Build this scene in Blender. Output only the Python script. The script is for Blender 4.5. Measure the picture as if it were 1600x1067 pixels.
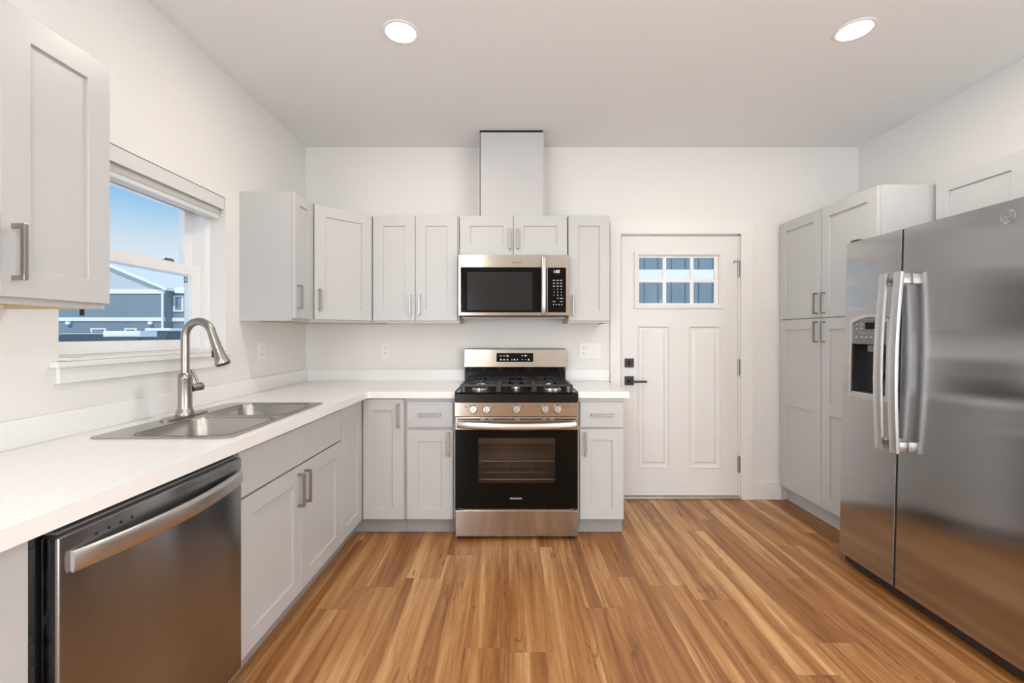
import bpy, bmesh, math, random
from mathutils import Vector, Matrix

C = bpy.context.scene.collection
for o in list(bpy.data.objects):
    bpy.data.objects.remove(o)
R = math.radians
scn = bpy.context.scene

# ------------------------------------------------------------------ camera
cam_d = bpy.data.cameras.new('camera')
cam = bpy.data.objects.new('camera', cam_d)
C.objects.link(cam)
cam.location = (0, 0, 1.275)
cam.rotation_euler = (R(90), 0, 0)
cam_d.sensor_width = 36
cam_d.lens = 695 / 1600 * 36
cam_d.shift_x = 5 / 1600
cam_d.shift_y = -11.5 / 1600
cam_d.clip_start = 0.05
cam_d.clip_end = 300
scn.camera = cam

# ------------------------------------------------------------------ sky, exposure
scn.view_settings.view_transform = 'Standard'
scn.view_settings.look = 'None'
scn.view_settings.gamma = 1
scn.view_settings.use_curve_mapping = False
scn.view_settings.exposure = 0.70

world = bpy.data.worlds.new('sky')
scn.world = world
world.use_nodes = True
wn, wl = world.node_tree.nodes, world.node_tree.links
wn.clear()
wout = wn.new('ShaderNodeOutputWorld')
wbg = wn.new('ShaderNodeBackground')
wtc = wn.new('ShaderNodeTexCoord')
wsep = wn.new('ShaderNodeSeparateXYZ')
wramp = wn.new('ShaderNodeValToRGB')
wl.new(wtc.outputs['Generated'], wsep.inputs[0])
wl.new(wsep.outputs['Z'], wramp.inputs[0])
e = wramp.color_ramp.elements
e[0].position = 0.0; e[0].color = (0.52, 0.55, 0.57, 1)
e[1].position = 1.0; e[1].color = (0.10, 0.21, 0.40, 1)
for p_, c_ in ((0.12, (0.50, 0.54, 0.58)), (0.165, (0.40, 0.49, 0.56)), (0.20, (0.29, 0.43, 0.56)), (0.25, (0.165, 0.345, 0.56))):
    q = e.new(p_); q.color = (*c_, 1)
wl.new(wramp.outputs[0], wbg.inputs['Color'])
wbg.inputs['Strength'].default_value = 1.0
wl.new(wbg.outputs[0], wout.inputs['Surface'])

# ------------------------------------------------------------------ fill lights added outside unseen rear and side windows
def area(name, loc, rot, sx, sy, power, col):
    d = bpy.data.lights.new(name, 'AREA')
    d.shape = 'RECTANGLE'; d.size = sx; d.size_y = sy; d.energy = power; d.color = col
    o = bpy.data.objects.new(name, d); C.objects.link(o)
    o.location = loc; o.rotation_euler = rot
    return o
REAR_Y = -3.4
# (made-up side windows behind the viewer; lamps tilted up to brighten the ceiling)
XL, XR = -1.569, 2.703
SIDE_Y = [(-3.1, -1.95), (-1.75, -0.6)]
for a, b in SIDE_Y:
    for x, sg in ((XL - 0.28, -1), (XR + 0.28, 1)):
        area('window_daylight', (x, (a + b) / 2, 1.25), (R(90 + 28), 0, R(90) * sg), b - a - 0.06, 1.9, 38, (0.88, 0.945, 1.0))
REAR_X = [(-1.52, -1.08, 34), (2.16, 2.62, 34)]  # rear windows and their lamps, added for more frontal light
for a, b, p_ in REAR_X:
    area('window_daylight', ((a + b) / 2, REAR_Y - 0.24, 1.35), (R(90 + 8), 0, 0), b - a - 0.04, 1.7, p_, (0.90, 0.955, 1.0))
# winter sun from behind the viewer, over the roof: lights the snow and the houses outside
sun_d = bpy.data.lights.new('sun', 'SUN'); sun_d.energy = 1.5; sun_d.color = (1.0, 0.97, 0.93); sun_d.angle = R(1)
sun = bpy.data.objects.new('sun', sun_d); C.objects.link(sun)
sun.rotation_euler = (R(42), 0, 0)
CAN_STRENGTH = 130
CAN_COLOR = (1.0, 0.91, 0.79)

# ------------------------------------------------------------------ materials
MATS = {}
def principled(name, col, rough=0.5, metal=0.0, **kw):
    m = bpy.data.materials.new(name)
    m.use_nodes = True
    b = m.node_tree.nodes['Principled BSDF']
    b.inputs['Base Color'].default_value = (*col, 1)
    b.inputs['Roughness'].default_value = rough
    b.inputs['Metallic'].default_value = metal
    for k, v in kw.items():
        b.inputs[k.replace('_', ' ')].default_value = v
    MATS[name] = m
    return m

def add_noise_bump(m, scale, strength, dist=0.002, stretch=None, detail=3):
    nt = m.node_tree; n = nt.nodes; l = nt.links
    tc = n.new('ShaderNodeTexCoord'); mp = n.new('ShaderNodeMapping')
    if stretch: mp.inputs['Scale'].default_value = stretch
    nz = n.new('ShaderNodeTexNoise'); nz.inputs['Scale'].default_value = scale; nz.inputs['Detail'].default_value = detail
    bp = n.new('ShaderNodeBump'); bp.inputs['Strength'].default_value = strength; bp.inputs['Distance'].default_value = dist
    l.new(tc.outputs['Object'], mp.inputs[0]); l.new(mp.outputs[0], nz.inputs['Vector'])
    l.new(nz.outputs['Fac'], bp.inputs['Height']); l.new(bp.outputs[0], n['Principled BSDF'].inputs['Normal'])
    return m

def brushed(name, col, rough, stretch, var=0.08, aniso=0.0):
    m = principled(name, col, rough, 1.0)
    nt = m.node_tree; n = nt.nodes; l = nt.links; b = n['Principled BSDF']
    tc = n.new('ShaderNodeTexCoord'); mp = n.new('ShaderNodeMapping'); mp.inputs['Scale'].default_value = stretch
    nz = n.new('ShaderNodeTexNoise'); nz.inputs['Scale'].default_value = 1.0; nz.inputs['Detail'].default_value = 4
    mr = n.new('ShaderNodeMapRange'); mr.inputs['To Min'].default_value = rough - var; mr.inputs['To Max'].default_value = rough + var
    l.new(tc.outputs['Object'], mp.inputs[0]); l.new(mp.outputs[0], nz.inputs['Vector'])
    l.new(nz.outputs['Fac'], mr.inputs['Value']); l.new(mr.outputs[0], b.inputs['Roughness'])
    bp = n.new('ShaderNodeBump'); bp.inputs['Strength'].default_value = 0.05; bp.inputs['Distance'].default_value = 0.0006
    l.new(nz.outputs['Fac'], bp.inputs['Height']); l.new(bp.outputs[0], b.inputs['Normal'])
    if aniso:
        b.inputs['Anisotropic'].default_value = abs(aniso)
        cx_ = n.new('ShaderNodeCombineXYZ'); cx_.inputs[1 if aniso < 0 else 2].default_value = 1.0
        l.new(cx_.outputs[0], b.inputs['Tangent'])
    return m

wall_m = add_noise_bump(principled('wall_paint', (0.80, 0.788, 0.77), 0.6), 90, 0.06)
ceil_m = add_noise_bump(principled('ceiling_paint', (0.86, 0.87, 0.875), 0.7), 60, 0.10)
rear_m = add_noise_bump(principled('tan_wall_paint', (0.40, 0.31, 0.235), 0.6), 90, 0.06)
trim_m = principled('trim_paint', (0.82, 0.81, 0.79), 0.4)
cab_m = principled('cabinet_paint', (0.53, 0.533, 0.536), 0.34)
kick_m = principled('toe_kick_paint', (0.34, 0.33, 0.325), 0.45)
under_m = principled('cabinet_underside_wood', (0.58, 0.43, 0.26), 0.5)
gap_m = principled('dark_gap', (0.012, 0.012, 0.012), 0.8)
nickel_m = principled('satin_nickel', (0.40, 0.375, 0.345), 0.30, 1.0)
steel_m = brushed('brushed_steel', (0.44, 0.405, 0.365), 0.20, (4, 4, 500), 0.03, 0.85)
steelv_m = brushed('brushed_steel_fridge', (0.47, 0.47, 0.475), 0.14, (500, 500, 4), 0.015, -0.97)
steeld_m = brushed('brushed_steel_dishwasher', (0.33, 0.335, 0.355), 0.22, (4, 4, 500), 0.03, 0.9)
sink_m = principled('sink_steel', (0.42, 0.41, 0.39), 0.26, 1.0)
knob_m = principled('knob_steel', (0.42, 0.40, 0.375), 0.28, 1.0)
nickelf_m = principled('fridge_handle_steel', (0.66, 0.66, 0.66), 0.38, 1.0)
hs_m = principled('handle_steel', (0.60, 0.59, 0.58), 0.33, 1.0)
bglass_m = principled('black_glass', (0.005, 0.0045, 0.004), 0.07, IOR=1.22)
black_m = principled('black_enamel', (0.007, 0.007, 0.0075), 0.2, IOR=1.3)
iron_m = add_noise_bump(principled('cast_iron', (0.022, 0.022, 0.024), 0.28), 300, 0.15, 0.001)
bplas_m = principled('black_plastic', (0.02, 0.02, 0.021), 0.4)
gplas_m = principled('grey_plastic', (0.16, 0.165, 0.17), 0.35)
wplas_m = principled('white_plastic', (0.84, 0.84, 0.83), 0.35)
vinyl_m = principled('window_vinyl', (0.86, 0.86, 0.86), 0.35)
blind_m = principled('blind_slats', (0.70, 0.70, 0.69), 0.5)
doorp_m = principled('door_paint', (0.78, 0.77, 0.755), 0.38)
matte_m = principled('matte_black', (0.012, 0.012, 0.012), 0.45)
hinge_m = principled('hinge_steel', (0.42, 0.42, 0.42), 0.35, 1.0)
white_m = principled('white_print', (0.85, 0.85, 0.85), 0.5)
dprint_m = principled('dark_print', (0.12, 0.09, 0.07), 0.5)
snow_m = add_noise_bump(principled('snow', (0.88, 0.89, 0.90), 0.8), 2, 0.3, 0.05)
siding_m = principled('slate_siding', (0.205, 0.275, 0.32), 0.7)
gable_m = principled('gable_siding', (0.52, 0.57, 0.60), 0.7)
exttrim_m = principled('outside_trim', (0.86, 0.86, 0.86), 0.6)
car_m = principled('car_paint', (0.16, 0.19, 0.22), 0.3)
carg_m = principled('car_glass', (0.07, 0.09, 0.11), 0.15)
tire_m = principled('tyre', (0.02, 0.02, 0.02), 0.8)
enamel_m = principled('oven_enamel', (0.60, 0.50, 0.43), 0.4)
fence_m = principled('fence_wood', (0.42, 0.46, 0.48), 0.7)

# quartz: white with the faintest mottling
quartz_m = principled('white_quartz', (0.86, 0.855, 0.845), 0.22)
_nt = quartz_m.node_tree; _n = _nt.nodes
_nz = _n.new('ShaderNodeTexNoise'); _nz.inputs['Scale'].default_value = 160
_rp = _n.new('ShaderNodeValToRGB')
_rp.color_ramp.elements[0].color = (0.855, 0.852, 0.845, 1); _rp.color_ramp.elements[0].position = 0.3
_rp.color_ramp.elements[1].color = (0.875, 0.872, 0.865, 1); _rp.color_ramp.elements[1].position = 0.6
_tc = _n.new('ShaderNodeTexCoord')
_nt.links.new(_tc.outputs['Object'], _nz.inputs['Vector'])
_nt.links.new(_nz.outputs['Fac'], _rp.inputs[0]); _nt.links.new(_rp.outputs[0], _n['Principled BSDF'].inputs['Base Color'])

def pane_material(name, tint, gloss_col=(1, 1, 1), ior=1.45):
    m = bpy.data.materials.new(name); m.use_nodes = True
    nt = m.node_tree; n = nt.nodes; l = nt.links; n.clear()
    out = n.new('ShaderNodeOutputMaterial'); mix = n.new('ShaderNodeMixShader')
    tr = n.new('ShaderNodeBsdfTransparent'); tr.inputs[0].default_value = (*tint, 1)
    gl = n.new('ShaderNodeBsdfGlossy'); gl.inputs['Color'].default_value = (*gloss_col, 1); gl.inputs['Roughness'].default_value = 0.02
    fr = n.new('ShaderNodeFresnel'); fr.inputs[0].default_value = ior
    ge = n.new('ShaderNodeNewGeometry'); mu = n.new('ShaderNodeMath'); mu.operation = 'MULTIPLY'
    inv = n.new('ShaderNodeMath'); inv.operation = 'SUBTRACT'; inv.inputs[0].default_value = 1.0
    l.new(ge.outputs['Backfacing'], inv.inputs[1]); l.new(inv.outputs[0], mu.inputs[0]); l.new(fr.outputs[0], mu.inputs[1])
    l.new(mu.outputs[0], mix.inputs[0]); l.new(tr.outputs[0], mix.inputs[1]); l.new(gl.outputs[0], mix.inputs[2])
    l.new(mix.outputs[0], out.inputs[0]); MATS[name] = m
    return m
glass_m = pane_material('window_glass', (0.97, 0.98, 0.98), ior=1.3)
ovenglass_m = pane_material('oven_glass', (0.72, 0.68, 0.65), ior=1.3)

def emission(name, col, s):
    m = bpy.data.materials.new(name); m.use_nodes = True
    n = m.node_tree.nodes; n.clear()
    out = n.new('ShaderNodeOutputMaterial'); em = n.new('ShaderNodeEmission')
    em.inputs[0].default_value = (*col, 1); em.inputs[1].default_value = s
    m.node_tree.links.new(em.outputs[0], out.inputs[0]); return m
can_m = emission('downlight_lens', CAN_COLOR, CAN_STRENGTH)
led_m = emission('display_digits', (0.9, 0.95, 1.0), 1.2)

# wood plank floor: planks run along Y, several streaky strips in each plank
def wood_floor():
    m = bpy.data.materials.new('wood_planks'); m.use_nodes = True
    nt = m.node_tree; n = nt.nodes; l = nt.links; b = n['Principled BSDF']
    def math_(op, a, bb=None, c=None):
        x = n.new('ShaderNodeMath'); x.operation = op
        for i, v in enumerate((a, bb, c)):
            if v is None: continue
            if isinstance(v, (int, float)): x.inputs[i].default_value = v
            else: l.new(v, x.inputs[i])
        return x.outputs[0]
    def comb(x, y, z):
        cn = n.new('ShaderNodeCombineXYZ')
        for i, v in enumerate((x, y, z)):
            if isinstance(v, (int, float)): cn.inputs[i].default_value = v
            else: l.new(v, cn.inputs[i])
        return cn.outputs[0]
    def white(v):
        w = n.new('ShaderNodeTexWhiteNoise'); w.noise_dimensions = '3D'; l.new(v, w.inputs['Vector']); return w.outputs['Value']
    def noise(v, scale, detail, rough=0.55, dist=0.0):
        w = n.new('ShaderNodeTexNoise'); w.inputs['Scale'].default_value = scale; w.inputs['Detail'].default_value = detail
        w.inputs['Roughness'].default_value = rough; w.inputs['Distortion'].default_value = dist
        l.new(v, w.inputs['Vector']); return w.outputs['Fac']
    def ramp(f, stops):
        r = n.new('ShaderNodeValToRGB'); l.new(f, r.inputs[0])
        el = r.color_ramp.elements
        while len(el) < len(stops): el.new(0.5)
        for i, (p, c) in enumerate(stops): el[i].position = p; el[i].color = (*c, 1)
        return r.outputs[0]
    def mix(f, a, c, mode='MIX'):
        x = n.new('ShaderNodeMix'); x.data_type = 'RGBA'; x.blend_type = mode
        if isinstance(f, (int, float)): x.inputs[0].default_value = f
        else: l.new(f, x.inputs[0])
        for i, v in ((6, a), (7, c)):
            if isinstance(v, tuple): x.inputs[i].default_value = (*v, 1)
            else: l.new(v, x.inputs[i])
        return x.outputs[2]
    tc = n.new('ShaderNodeTexCoord'); sp = n.new('ShaderNodeSeparateXYZ'); l.new(tc.outputs['Object'], sp.inputs[0])
    X, Y = sp.outputs[0], sp.outputs[1]
    W, L = 0.18, 1.22
    xs = math_('DIVIDE', X, W)
    row = math_('FLOOR', xs)
    off = math_('MULTIPLY', white(comb(row, 3.7, 0)), L)
    ys = math_('DIVIDE', math_('ADD', Y, off), L)
    col = math_('FLOOR', ys)
    pid = white(comb(row, col, 1.3)); pid2 = white(comb(row, col, 8.1))
    # lamella strips within a plank, of irregular width
    warp = math_('MULTIPLY', math_('SUBTRACT', noise(comb(math_('MULTIPLY', X, 7), math_('MULTIPLY', Y, 1.3), math_('MULTIPLY', pid, 30)), 1.0, 3), 0.5), 0.075)
    sx = math_('ADD', math_('DIVIDE', math_('ADD', X, warp), 0.062), math_('MULTIPLY', pid, 7))
    strip = white(comb(math_('FLOOR', sx), row, math_('ADD', col, 0.5)))
    g1 = noise(comb(math_('MULTIPLY', X, 22), math_('MULTIPLY', Y, 1.1), math_('MULTIPLY', pid, 50)), 1.0, 5, 0.6, 0.6)
    g2 = noise(comb(math_('MULTIPLY', X, 120), math_('MULTIPLY', Y, 4), math_('MULTIPLY', pid2, 50)), 1.0, 4, 0.6)
    g3 = noise(comb(math_('MULTIPLY', X, 12), math_('MULTIPLY', Y, 0.8), math_('MULTIPLY', pid2, 90)), 1.0, 6, 0.65, 1.2)
    tone = math_('ADD', math_('MULTIPLY', g1, 0.85), math_('ADD', math_('MULTIPLY', strip, 0.22), math_('MULTIPLY', pid, 0.14)))
    tone = math_('ADD', tone, math_('MULTIPLY', math_('SUBTRACT', g2, 0.5), 0.28))
    base = ramp(tone, [(0.30, FLOOR_COLS[0]), (0.50, FLOOR_COLS[1]), (0.66, FLOOR_COLS[2]), (0.88, FLOOR_COLS[3])])
    streak = ramp(g3, [(0.60, (0, 0, 0)), (0.68, (0.8, 0.8, 0.8)), (0.74, (0.25, 0.25, 0.25))])
    base = mix(math_('MULTIPLY', streak, 0.62), base, FLOOR_COLS[4])
    # cracks: thin dark grain lines
    g4 = noise(comb(math_('MULTIPLY', X, 13), math_('MULTIPLY', Y, 1.1), math_('MULTIPLY', pid, 20)), 1.0, 4, 0.55, 0.8)
    g5 = noise(comb(math_('MULTIPLY', X, 6), math_('MULTIPLY', Y, 2.6), math_('MULTIPLY', pid2, 33)), 1.0, 2)
    ln = math_('MULTIPLY', math_('COMPARE', g4, 0.5, 0.011), math_('GREATER_THAN', g5, 0.60))
    base = mix(math_('MULTIPLY', ln, 0.5), base, FLOOR_COLS[5])
    g6 = noise(comb(math_('MULTIPLY', X, 3.2), math_('MULTIPLY', Y, 1.0), math_('MULTIPLY', pid2, 11)), 1.0, 4, 0.6, 0.5)
    base = mix(math_('MULTIPLY', ramp(g6, [(0.50, (0, 0, 0)), (0.70, (1, 1, 1))]), 0.28), base, FLOOR_COLS[0])
    # seams
    fx = math_('ABSOLUTE', math_('SUBTRACT', math_('FRACT', xs), 0.5))
    fy = math_('ABSOLUTE', math_('SUBTRACT', math_('FRACT', ys), 0.5))
    seam = math_('MAXIMUM', math_('GREATER_THAN', fx, 0.5 - 0.0045), math_('GREATER_THAN', fy, 0.5 - 0.0008))
    base = mix(math_('MULTIPLY', seam, 0.35), base, FLOOR_COLS[5])
    l.new(base, b.inputs['Base Color'])
    b.inputs['Roughness'].default_value = 0.36
    b.inputs['Specular IOR Level'].default_value = 0.4
    bp = n.new('ShaderNodeBump'); bp.inputs['Strength'].default_value = 0.12; bp.inputs['Distance'].default_value = 0.001
    l.new(math_('SUBTRACT', g2, math_('MULTIPLY', seam, 1.5)), bp.inputs['Height']); l.new(bp.outputs[0], b.inputs['Normal'])
    return m
FLOOR_COLS = [(0.17, 0.062, 0.018), (0.30, 0.125, 0.038), (0.44, 0.21, 0.076), (0.66, 0.40, 0.18), (0.12, 0.042, 0.015), (0.06, 0.025, 0.012)]
floor_m = wood_floor()

# ------------------------------------------------------------------ mesh helpers
def box(bm, x0, x1, y0, y1, z0, z1, b=0.0, seg=2):
    t = bmesh.new()
    vs = [t.verts.new((x, y, z)) for x in (x0, x1) for y in (y0, y1) for z in (z0, z1)]
    for f in ((0, 1, 3, 2), (4, 6, 7, 5), (0, 4, 5, 1), (2, 3, 7, 6), (0, 2, 6, 4), (1, 5, 7, 3)):
        t.faces.new([vs[i] for i in f])
    bmesh.ops.recalc_face_normals(t, faces=t.faces)
    if b > 0:
        bmesh.ops.bevel(t, geom=list(t.edges), offset=b, segments=seg, affect='EDGES', profile=0.5)
    merge(bm, t)
    return bm

def merge(bm, t, mat=None):
    if mat is not None:
        bmesh.ops.transform(t, matrix=mat, verts=t.verts)
    me = bpy.data.meshes.new('tmp'); t.to_mesh(me); t.free()
    bm.from_mesh(me); bpy.data.meshes.remove(me)

def rbox(x0, x1, y0, y1, z0, z1, b=0.0, seg=2):
    return box(bmesh.new(), x0, x1, y0, y1, z0, z1, b, seg)

def rrect(x0, x1, y0, y1, r, n=6):
    if r <= 0: return [(x0, y0), (x1, y0), (x1, y1), (x0, y1)]
    out = []
    for cx, cy, a0 in ((x0 + r, y0 + r, 180), (x1 - r, y0 + r, 270), (x1 - r, y1 - r, 0), (x0 + r, y1 - r, 90)):
        for i in range(n + 1):
            a = R(a0 + 90 * i / n); out.append((cx + r * math.cos(a), cy + r * math.sin(a)))
    return out

def plate(outer, holes, d0, d1, fn):
    """flat plate with holes: 2-D loops, between depth d0 and d1; fn(u, v, d) gives the 3-D point"""
    bm = bmesh.new()
    loops = [outer] + list(holes)
    edges = []
    for lp in loops:
        vs = [bm.verts.new(fn(u, v, d0)) for u, v in lp]
        edges += [bm.edges.new((vs[i], vs[(i + 1) % len(vs)])) for i in range(len(vs))]
    bmesh.ops.triangle_fill(bm, use_beauty=True, use_dissolve=False, edges=edges)
    r = bmesh.ops.extrude_face_region(bm, geom=list(bm.faces))
    vs = [g for g in r['geom'] if isinstance(g, bmesh.types.BMVert)]
    delta = Vector(fn(0, 0, d1)) - Vector(fn(0, 0, d0))
    bmesh.ops.translate(bm, verts=vs, vec=delta)
    bmesh.ops.recalc_face_normals(bm, faces=bm.faces)
    return bm

def prism(loop, d0, d1, fn):
    return plate(loop, [], d0, d1, fn)

XY = lambda u, v, d: (u, v, d)
XZ = lambda u, v, d: (u, d, v)
YZ = lambda u, v, d: (d, u, v)

def lathe(prof, n=24, mat=None):
    """profile [(r, z)] turned about Z"""
    bm = bmesh.new(); rings = []
    for r, z in prof:
        if r < 1e-6: rings.append([bm.verts.new((0, 0, z))])
        else: rings.append([bm.verts.new((r * math.cos(2 * math.pi * i / n), r * math.sin(2 * math.pi * i / n), z)) for i in range(n)])
    for a, b in zip(rings, rings[1:]):
        for i in range(n):
            j = (i + 1) % n
            if len(a) == 1 and len(b) == 1: continue
            if len(a) == 1: bm.faces.new((a[0], b[i], b[j]))
            elif len(b) == 1: bm.faces.new((a[i], a[j], b[0]))
            else: bm.faces.new((a[i], a[j], b[j], b[i]))
    bmesh.ops.recalc_face_normals(bm, faces=bm.faces)
    if mat is not None: bmesh.ops.transform(bm, matrix=mat, verts=bm.verts)
    return bm

def sweep(path, section, up=(0, 0, 1), radii=None, closed_ends=True):
    """sweep a 2-D section along a polyline; section u is sideways, v is along 'up'"""
    bm = bmesh.new(); rings = []
    P = [Vector(p) for p in path]; upv = Vector(up)
    for i, p in enumerate(P):
        t = (P[min(i + 1, len(P) - 1)] - P[max(i - 1, 0)]).normalized()
        s = t.cross(upv)
        if s.length < 1e-4: s = t.cross(Vector((1, 0, 0)))
        s.normalize(); w = s.cross(t).normalized()
        k = radii[i] if radii else 1.0
        rings.append([bm.verts.new(p + s * (u * k) + w * (v * k)) for u, v in section])
    m = len(section)
    for a, b in zip(rings, rings[1:]):
        for i in range(m):
            bm.faces.new((a[i], a[(i + 1) % m], b[(i + 1) % m], b[i]))
    if closed_ends:
        bm.faces.new(rings[0]); bm.faces.new(list(reversed(rings[-1])))
    bmesh.ops.recalc_face_normals(bm, faces=bm.faces)
    return bm

def circ(r, n=12, ry=None):
    return [(r * math.cos(2 * math.pi * i / n), (ry or r) * math.sin(2 * math.pi * i / n)) for i in range(n)]

def rod(bm, a, b, r, n=8):
    a, b = Vector(a), Vector(b); d = (b - a).normalized()
    up = (0, 0, 1) if abs(d.z) < 0.9 else (0, 1, 0)
    merge(bm, sweep([a, b], circ(r, n), up)); return bm

def bar(bm, a, b, w, h):
    a, b = Vector(a), Vector(b); d = (b - a).normalized()
    up = (0, 0, 1) if abs(d.z) < 0.9 else (0, 1, 0)
    merge(bm, sweep([a, b], [(-w / 2, -h / 2), (w / 2, -h / 2), (w / 2, h / 2), (-w / 2, h / 2)], up)); return bm

def obj(name, bm, mat, parent=None, loc=(0, 0, 0), rot=(0, 0, 0), smooth=False, label=None):
    me = bpy.data.meshes.new(name)
    bm.to_mesh(me); bm.free()
    if isinstance(mat, (list, tuple)):
        for m in mat: me.materials.append(m)
    else: me.materials.append(mat)
    if smooth:
        for p in me.polygons: p.use_smooth = True
        me.set_sharp_from_angle(angle=R(38))
    o = bpy.data.objects.new(name, me); C.objects.link(o)
    o.location = loc; o.rotation_euler = rot
    if parent is not None: o.parent = parent
    if label: o['label'] = label
    return o

def thing(name, label, cat, loc=(0, 0, 0), rz=0.0, group=None, rx=0.0):
    o = bpy.data.objects.new(name, None); C.objects.link(o)
    o.empty_display_size = 0.1
    o.location = loc; o.rotation_euler = (rx, 0, rz)
    o['label'] = label; o['category'] = cat
    if group: o['group'] = group
    return o

def tag(o, label, cat, group=None, kind=None):
    o['label'] = label; o['category'] = cat
    if group: o['group'] = group
    if kind: o['kind'] = kind
    return o

def struct(o):
    o['kind'] = 'structure'; return o

def text_bm(s, size, depth=0.0004, align='CENTER'):
    """lettering as a mesh in the XZ plane, facing -Y"""
    cu = bpy.data.curves.new('lettering', 'FONT'); cu.body = s; cu.size = size
    cu.align_x = align; cu.align_y = 'CENTER'; cu.extrude = depth
    t = bpy.data.objects.new('lettering', cu); C.objects.link(t)
    bpy.context.view_layer.update()
    me = bpy.data.meshes.new_from_object(t.evaluated_get(bpy.context.evaluated_depsgraph_get()))
    bm = bmesh.new(); bm.from_mesh(me)
    bpy.data.objects.remove(t); bpy.data.curves.remove(cu); bpy.data.meshes.remove(me)
    bmesh.ops.transform(bm, matrix=Matrix.Rotation(R(90), 4, 'X'), verts=bm.verts)
    return bm

# ================================================================== ROOM SHELL
XL, XR, YB, H = -1.569, 2.703, 3.44, 2.72
WT = 0.2
WY0, WY1, WZ0, WZ1 = 1.55, 2.465, 1.18, 2.03
struct(obj('floor', rbox(XL - WT, XR + WT, REAR_Y - WT, YB + WT, -0.12, 0.0), floor_m))
struct(obj('ceiling', rbox(XL - WT, XR + WT, REAR_Y - WT, YB + WT, H, H + 0.15), ceil_m))
struct(obj('wall_left', plate([(REAR_Y - WT, 0), (YB, 0), (YB, H), (REAR_Y - WT, H)],
       [[(WY0, WZ0), (WY1, WZ0), (WY1, WZ1), (WY0, WZ1)]] + [[(a, 0.28), (b, 0.28), (b, 2.25), (a, 2.25)] for a, b in SIDE_Y], XL - WT, XL, YZ), wall_m))
struct(obj('wall_right', plate([(REAR_Y - WT, 0), (YB + WT, 0), (YB + WT, H), (REAR_Y - WT, H)],
       [[(a, 0.28), (b, 0.28), (b, 2.25), (a, 2.25)] for a, b in SIDE_Y], XR, XR + WT, YZ), wall_m))
DX0, DX1, DZ1 = 0.858, 1.796, 2.055
struct(obj('wall_back', plate([(XL - WT, 0), (DX0, 0), (DX0, DZ1), (DX1, DZ1), (DX1, 0), (XR, 0), (XR, H), (XL - WT, H)],
       [], YB, YB + WT, XZ), wall_m))
struct(obj('wall_front', plate([(XL, 0), (XR, 0), (XR, H), (XL, H)], [[(a, 0.45), (b, 0.45), (b, 2.25), (a, 2.25)] for a, b, _ in REAR_X], REAR_Y - WT, REAR_Y, XZ), rear_m))
for i_, (a, b, _) in enumerate(REAR_X):  # unseen rear window frames, added to go with the fill lamps
    struct(obj('window_%d' % (6 + i_), plate([(a + 0.001, 0.451), (b - 0.001, 0.451), (b - 0.001, 2.249), (a + 0.001, 2.249)], [[(a + 0.03, 0.48), (b - 0.03, 0.48), (b - 0.03, 2.22), (a + 0.03, 2.22)]], REAR_Y - 0.07, REAR_Y - 0.03, XZ), vinyl_m))
k = 2  # unseen side window frames, likewise added for the fill lamps
for x0, x1 in ((XL - 0.07, XL - 0.03), (XR + 0.03, XR + 0.07)):
    for a, b in SIDE_Y:
        bm = plate([(a + 0.001, 0.281), (b - 0.001, 0.281), (b - 0.001, 2.249), (a + 0.001, 2.249)],
                   [[(a + 0.05, 0.33), (b - 0.05, 0.33), (b - 0.05, 1.24), (a + 0.05, 1.24)], [(a + 0.05, 1.29), (b - 0.05, 1.29), (b - 0.05, 2.2), (a + 0.05, 2.2)]], x0, x1, YZ)
        struct(obj('window_%d' % k, bm, vinyl_m)); k += 1
# baseboards
struct(obj('baseboard_back', rbox(1.884, 2.10, YB - 0.014, YB - 0.0005, 0.0, 0.135, 0.003), trim_m))
struct(obj('baseboard_right', rbox(XR - 0.014, XR - 0.0005, REAR_Y + 0.03, 1.5, 0.0, 0.135, 0.003), trim_m))

# ------------------------------------------------------------------ window
win = thing('window_1', 'white double-hung window over the sink', 'window', (XL - 0.13, (WY0 + WY1) / 2, WZ0)); del win['category']; struct(win)
def wpart(name, bm, m, **k):
    bmesh.ops.translate(bm, verts=bm.verts, vec=-Vector(win.location)); return obj(name, bm, m, win, **k)
def frame_plate(y0, y1, z0, z1, wl, wr, wb, wt, d0, d1):
    return plate([(y0, z0), (y1, z0), (y1, z1), (y0, z1)], [[(y0 + wl, z0 + wb), (y1 - wr, z0 + wb), (y1 - wr, z1 - wt), (y0 + wl, z1 - wt)]], d0, d1, YZ)
e_ = 0.001
wpart('window_frame', frame_plate(WY0 + e_, WY1 - e_, WZ0 + e_, WZ1 - e_, 0.048, 0.048, 0.014, 0.044, XL - 0.195, XL - 0.085), vinyl_m)
us = wpart('upper_sash', frame_plate(WY0 + 0.049, WY1 - 0.049, 1.585, 1.984, 0.058, 0.058, 0.05, 0.054, XL - 0.182, XL - 0.150), vinyl_m)
ls = wpart('lower_sash', frame_plate(WY0 + 0.049, WY1 - 0.049, 1.196, 1.637, 0.060, 0.060, 0.050, 0.050, XL - 0.146, XL - 0.112), vinyl_m)
wpart('upper_pane', rbox(XL - 0.168, XL - 0.164, WY0 + 0.104, WY1 - 0.104, 1.632, 1.932), glass_m)
wpart('lower_pane', rbox(XL - 0.131, XL - 0.127, WY0 + 0.106, WY1 - 0.106, 1.244, 1.590), glass_m)
bm = rbox(XL - 0.142, XL - 0.118, 2.19, 2.245, 1.6375, 1.645, 0.003); box(bm, XL - 0.138, XL - 0.124, 2.205, 2.25, 1.6455, 1.655, 0.003)
wpart('sash_lock', bm, gplas_m, label='grey sash lock on the meeting rail')
wpart('glass_sticker', rbox(XL - 0.1268, XL - 0.1262, 1.757, 1.777, 1.348, 1.375), matte_m, label='small black sticker on the pane')
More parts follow.
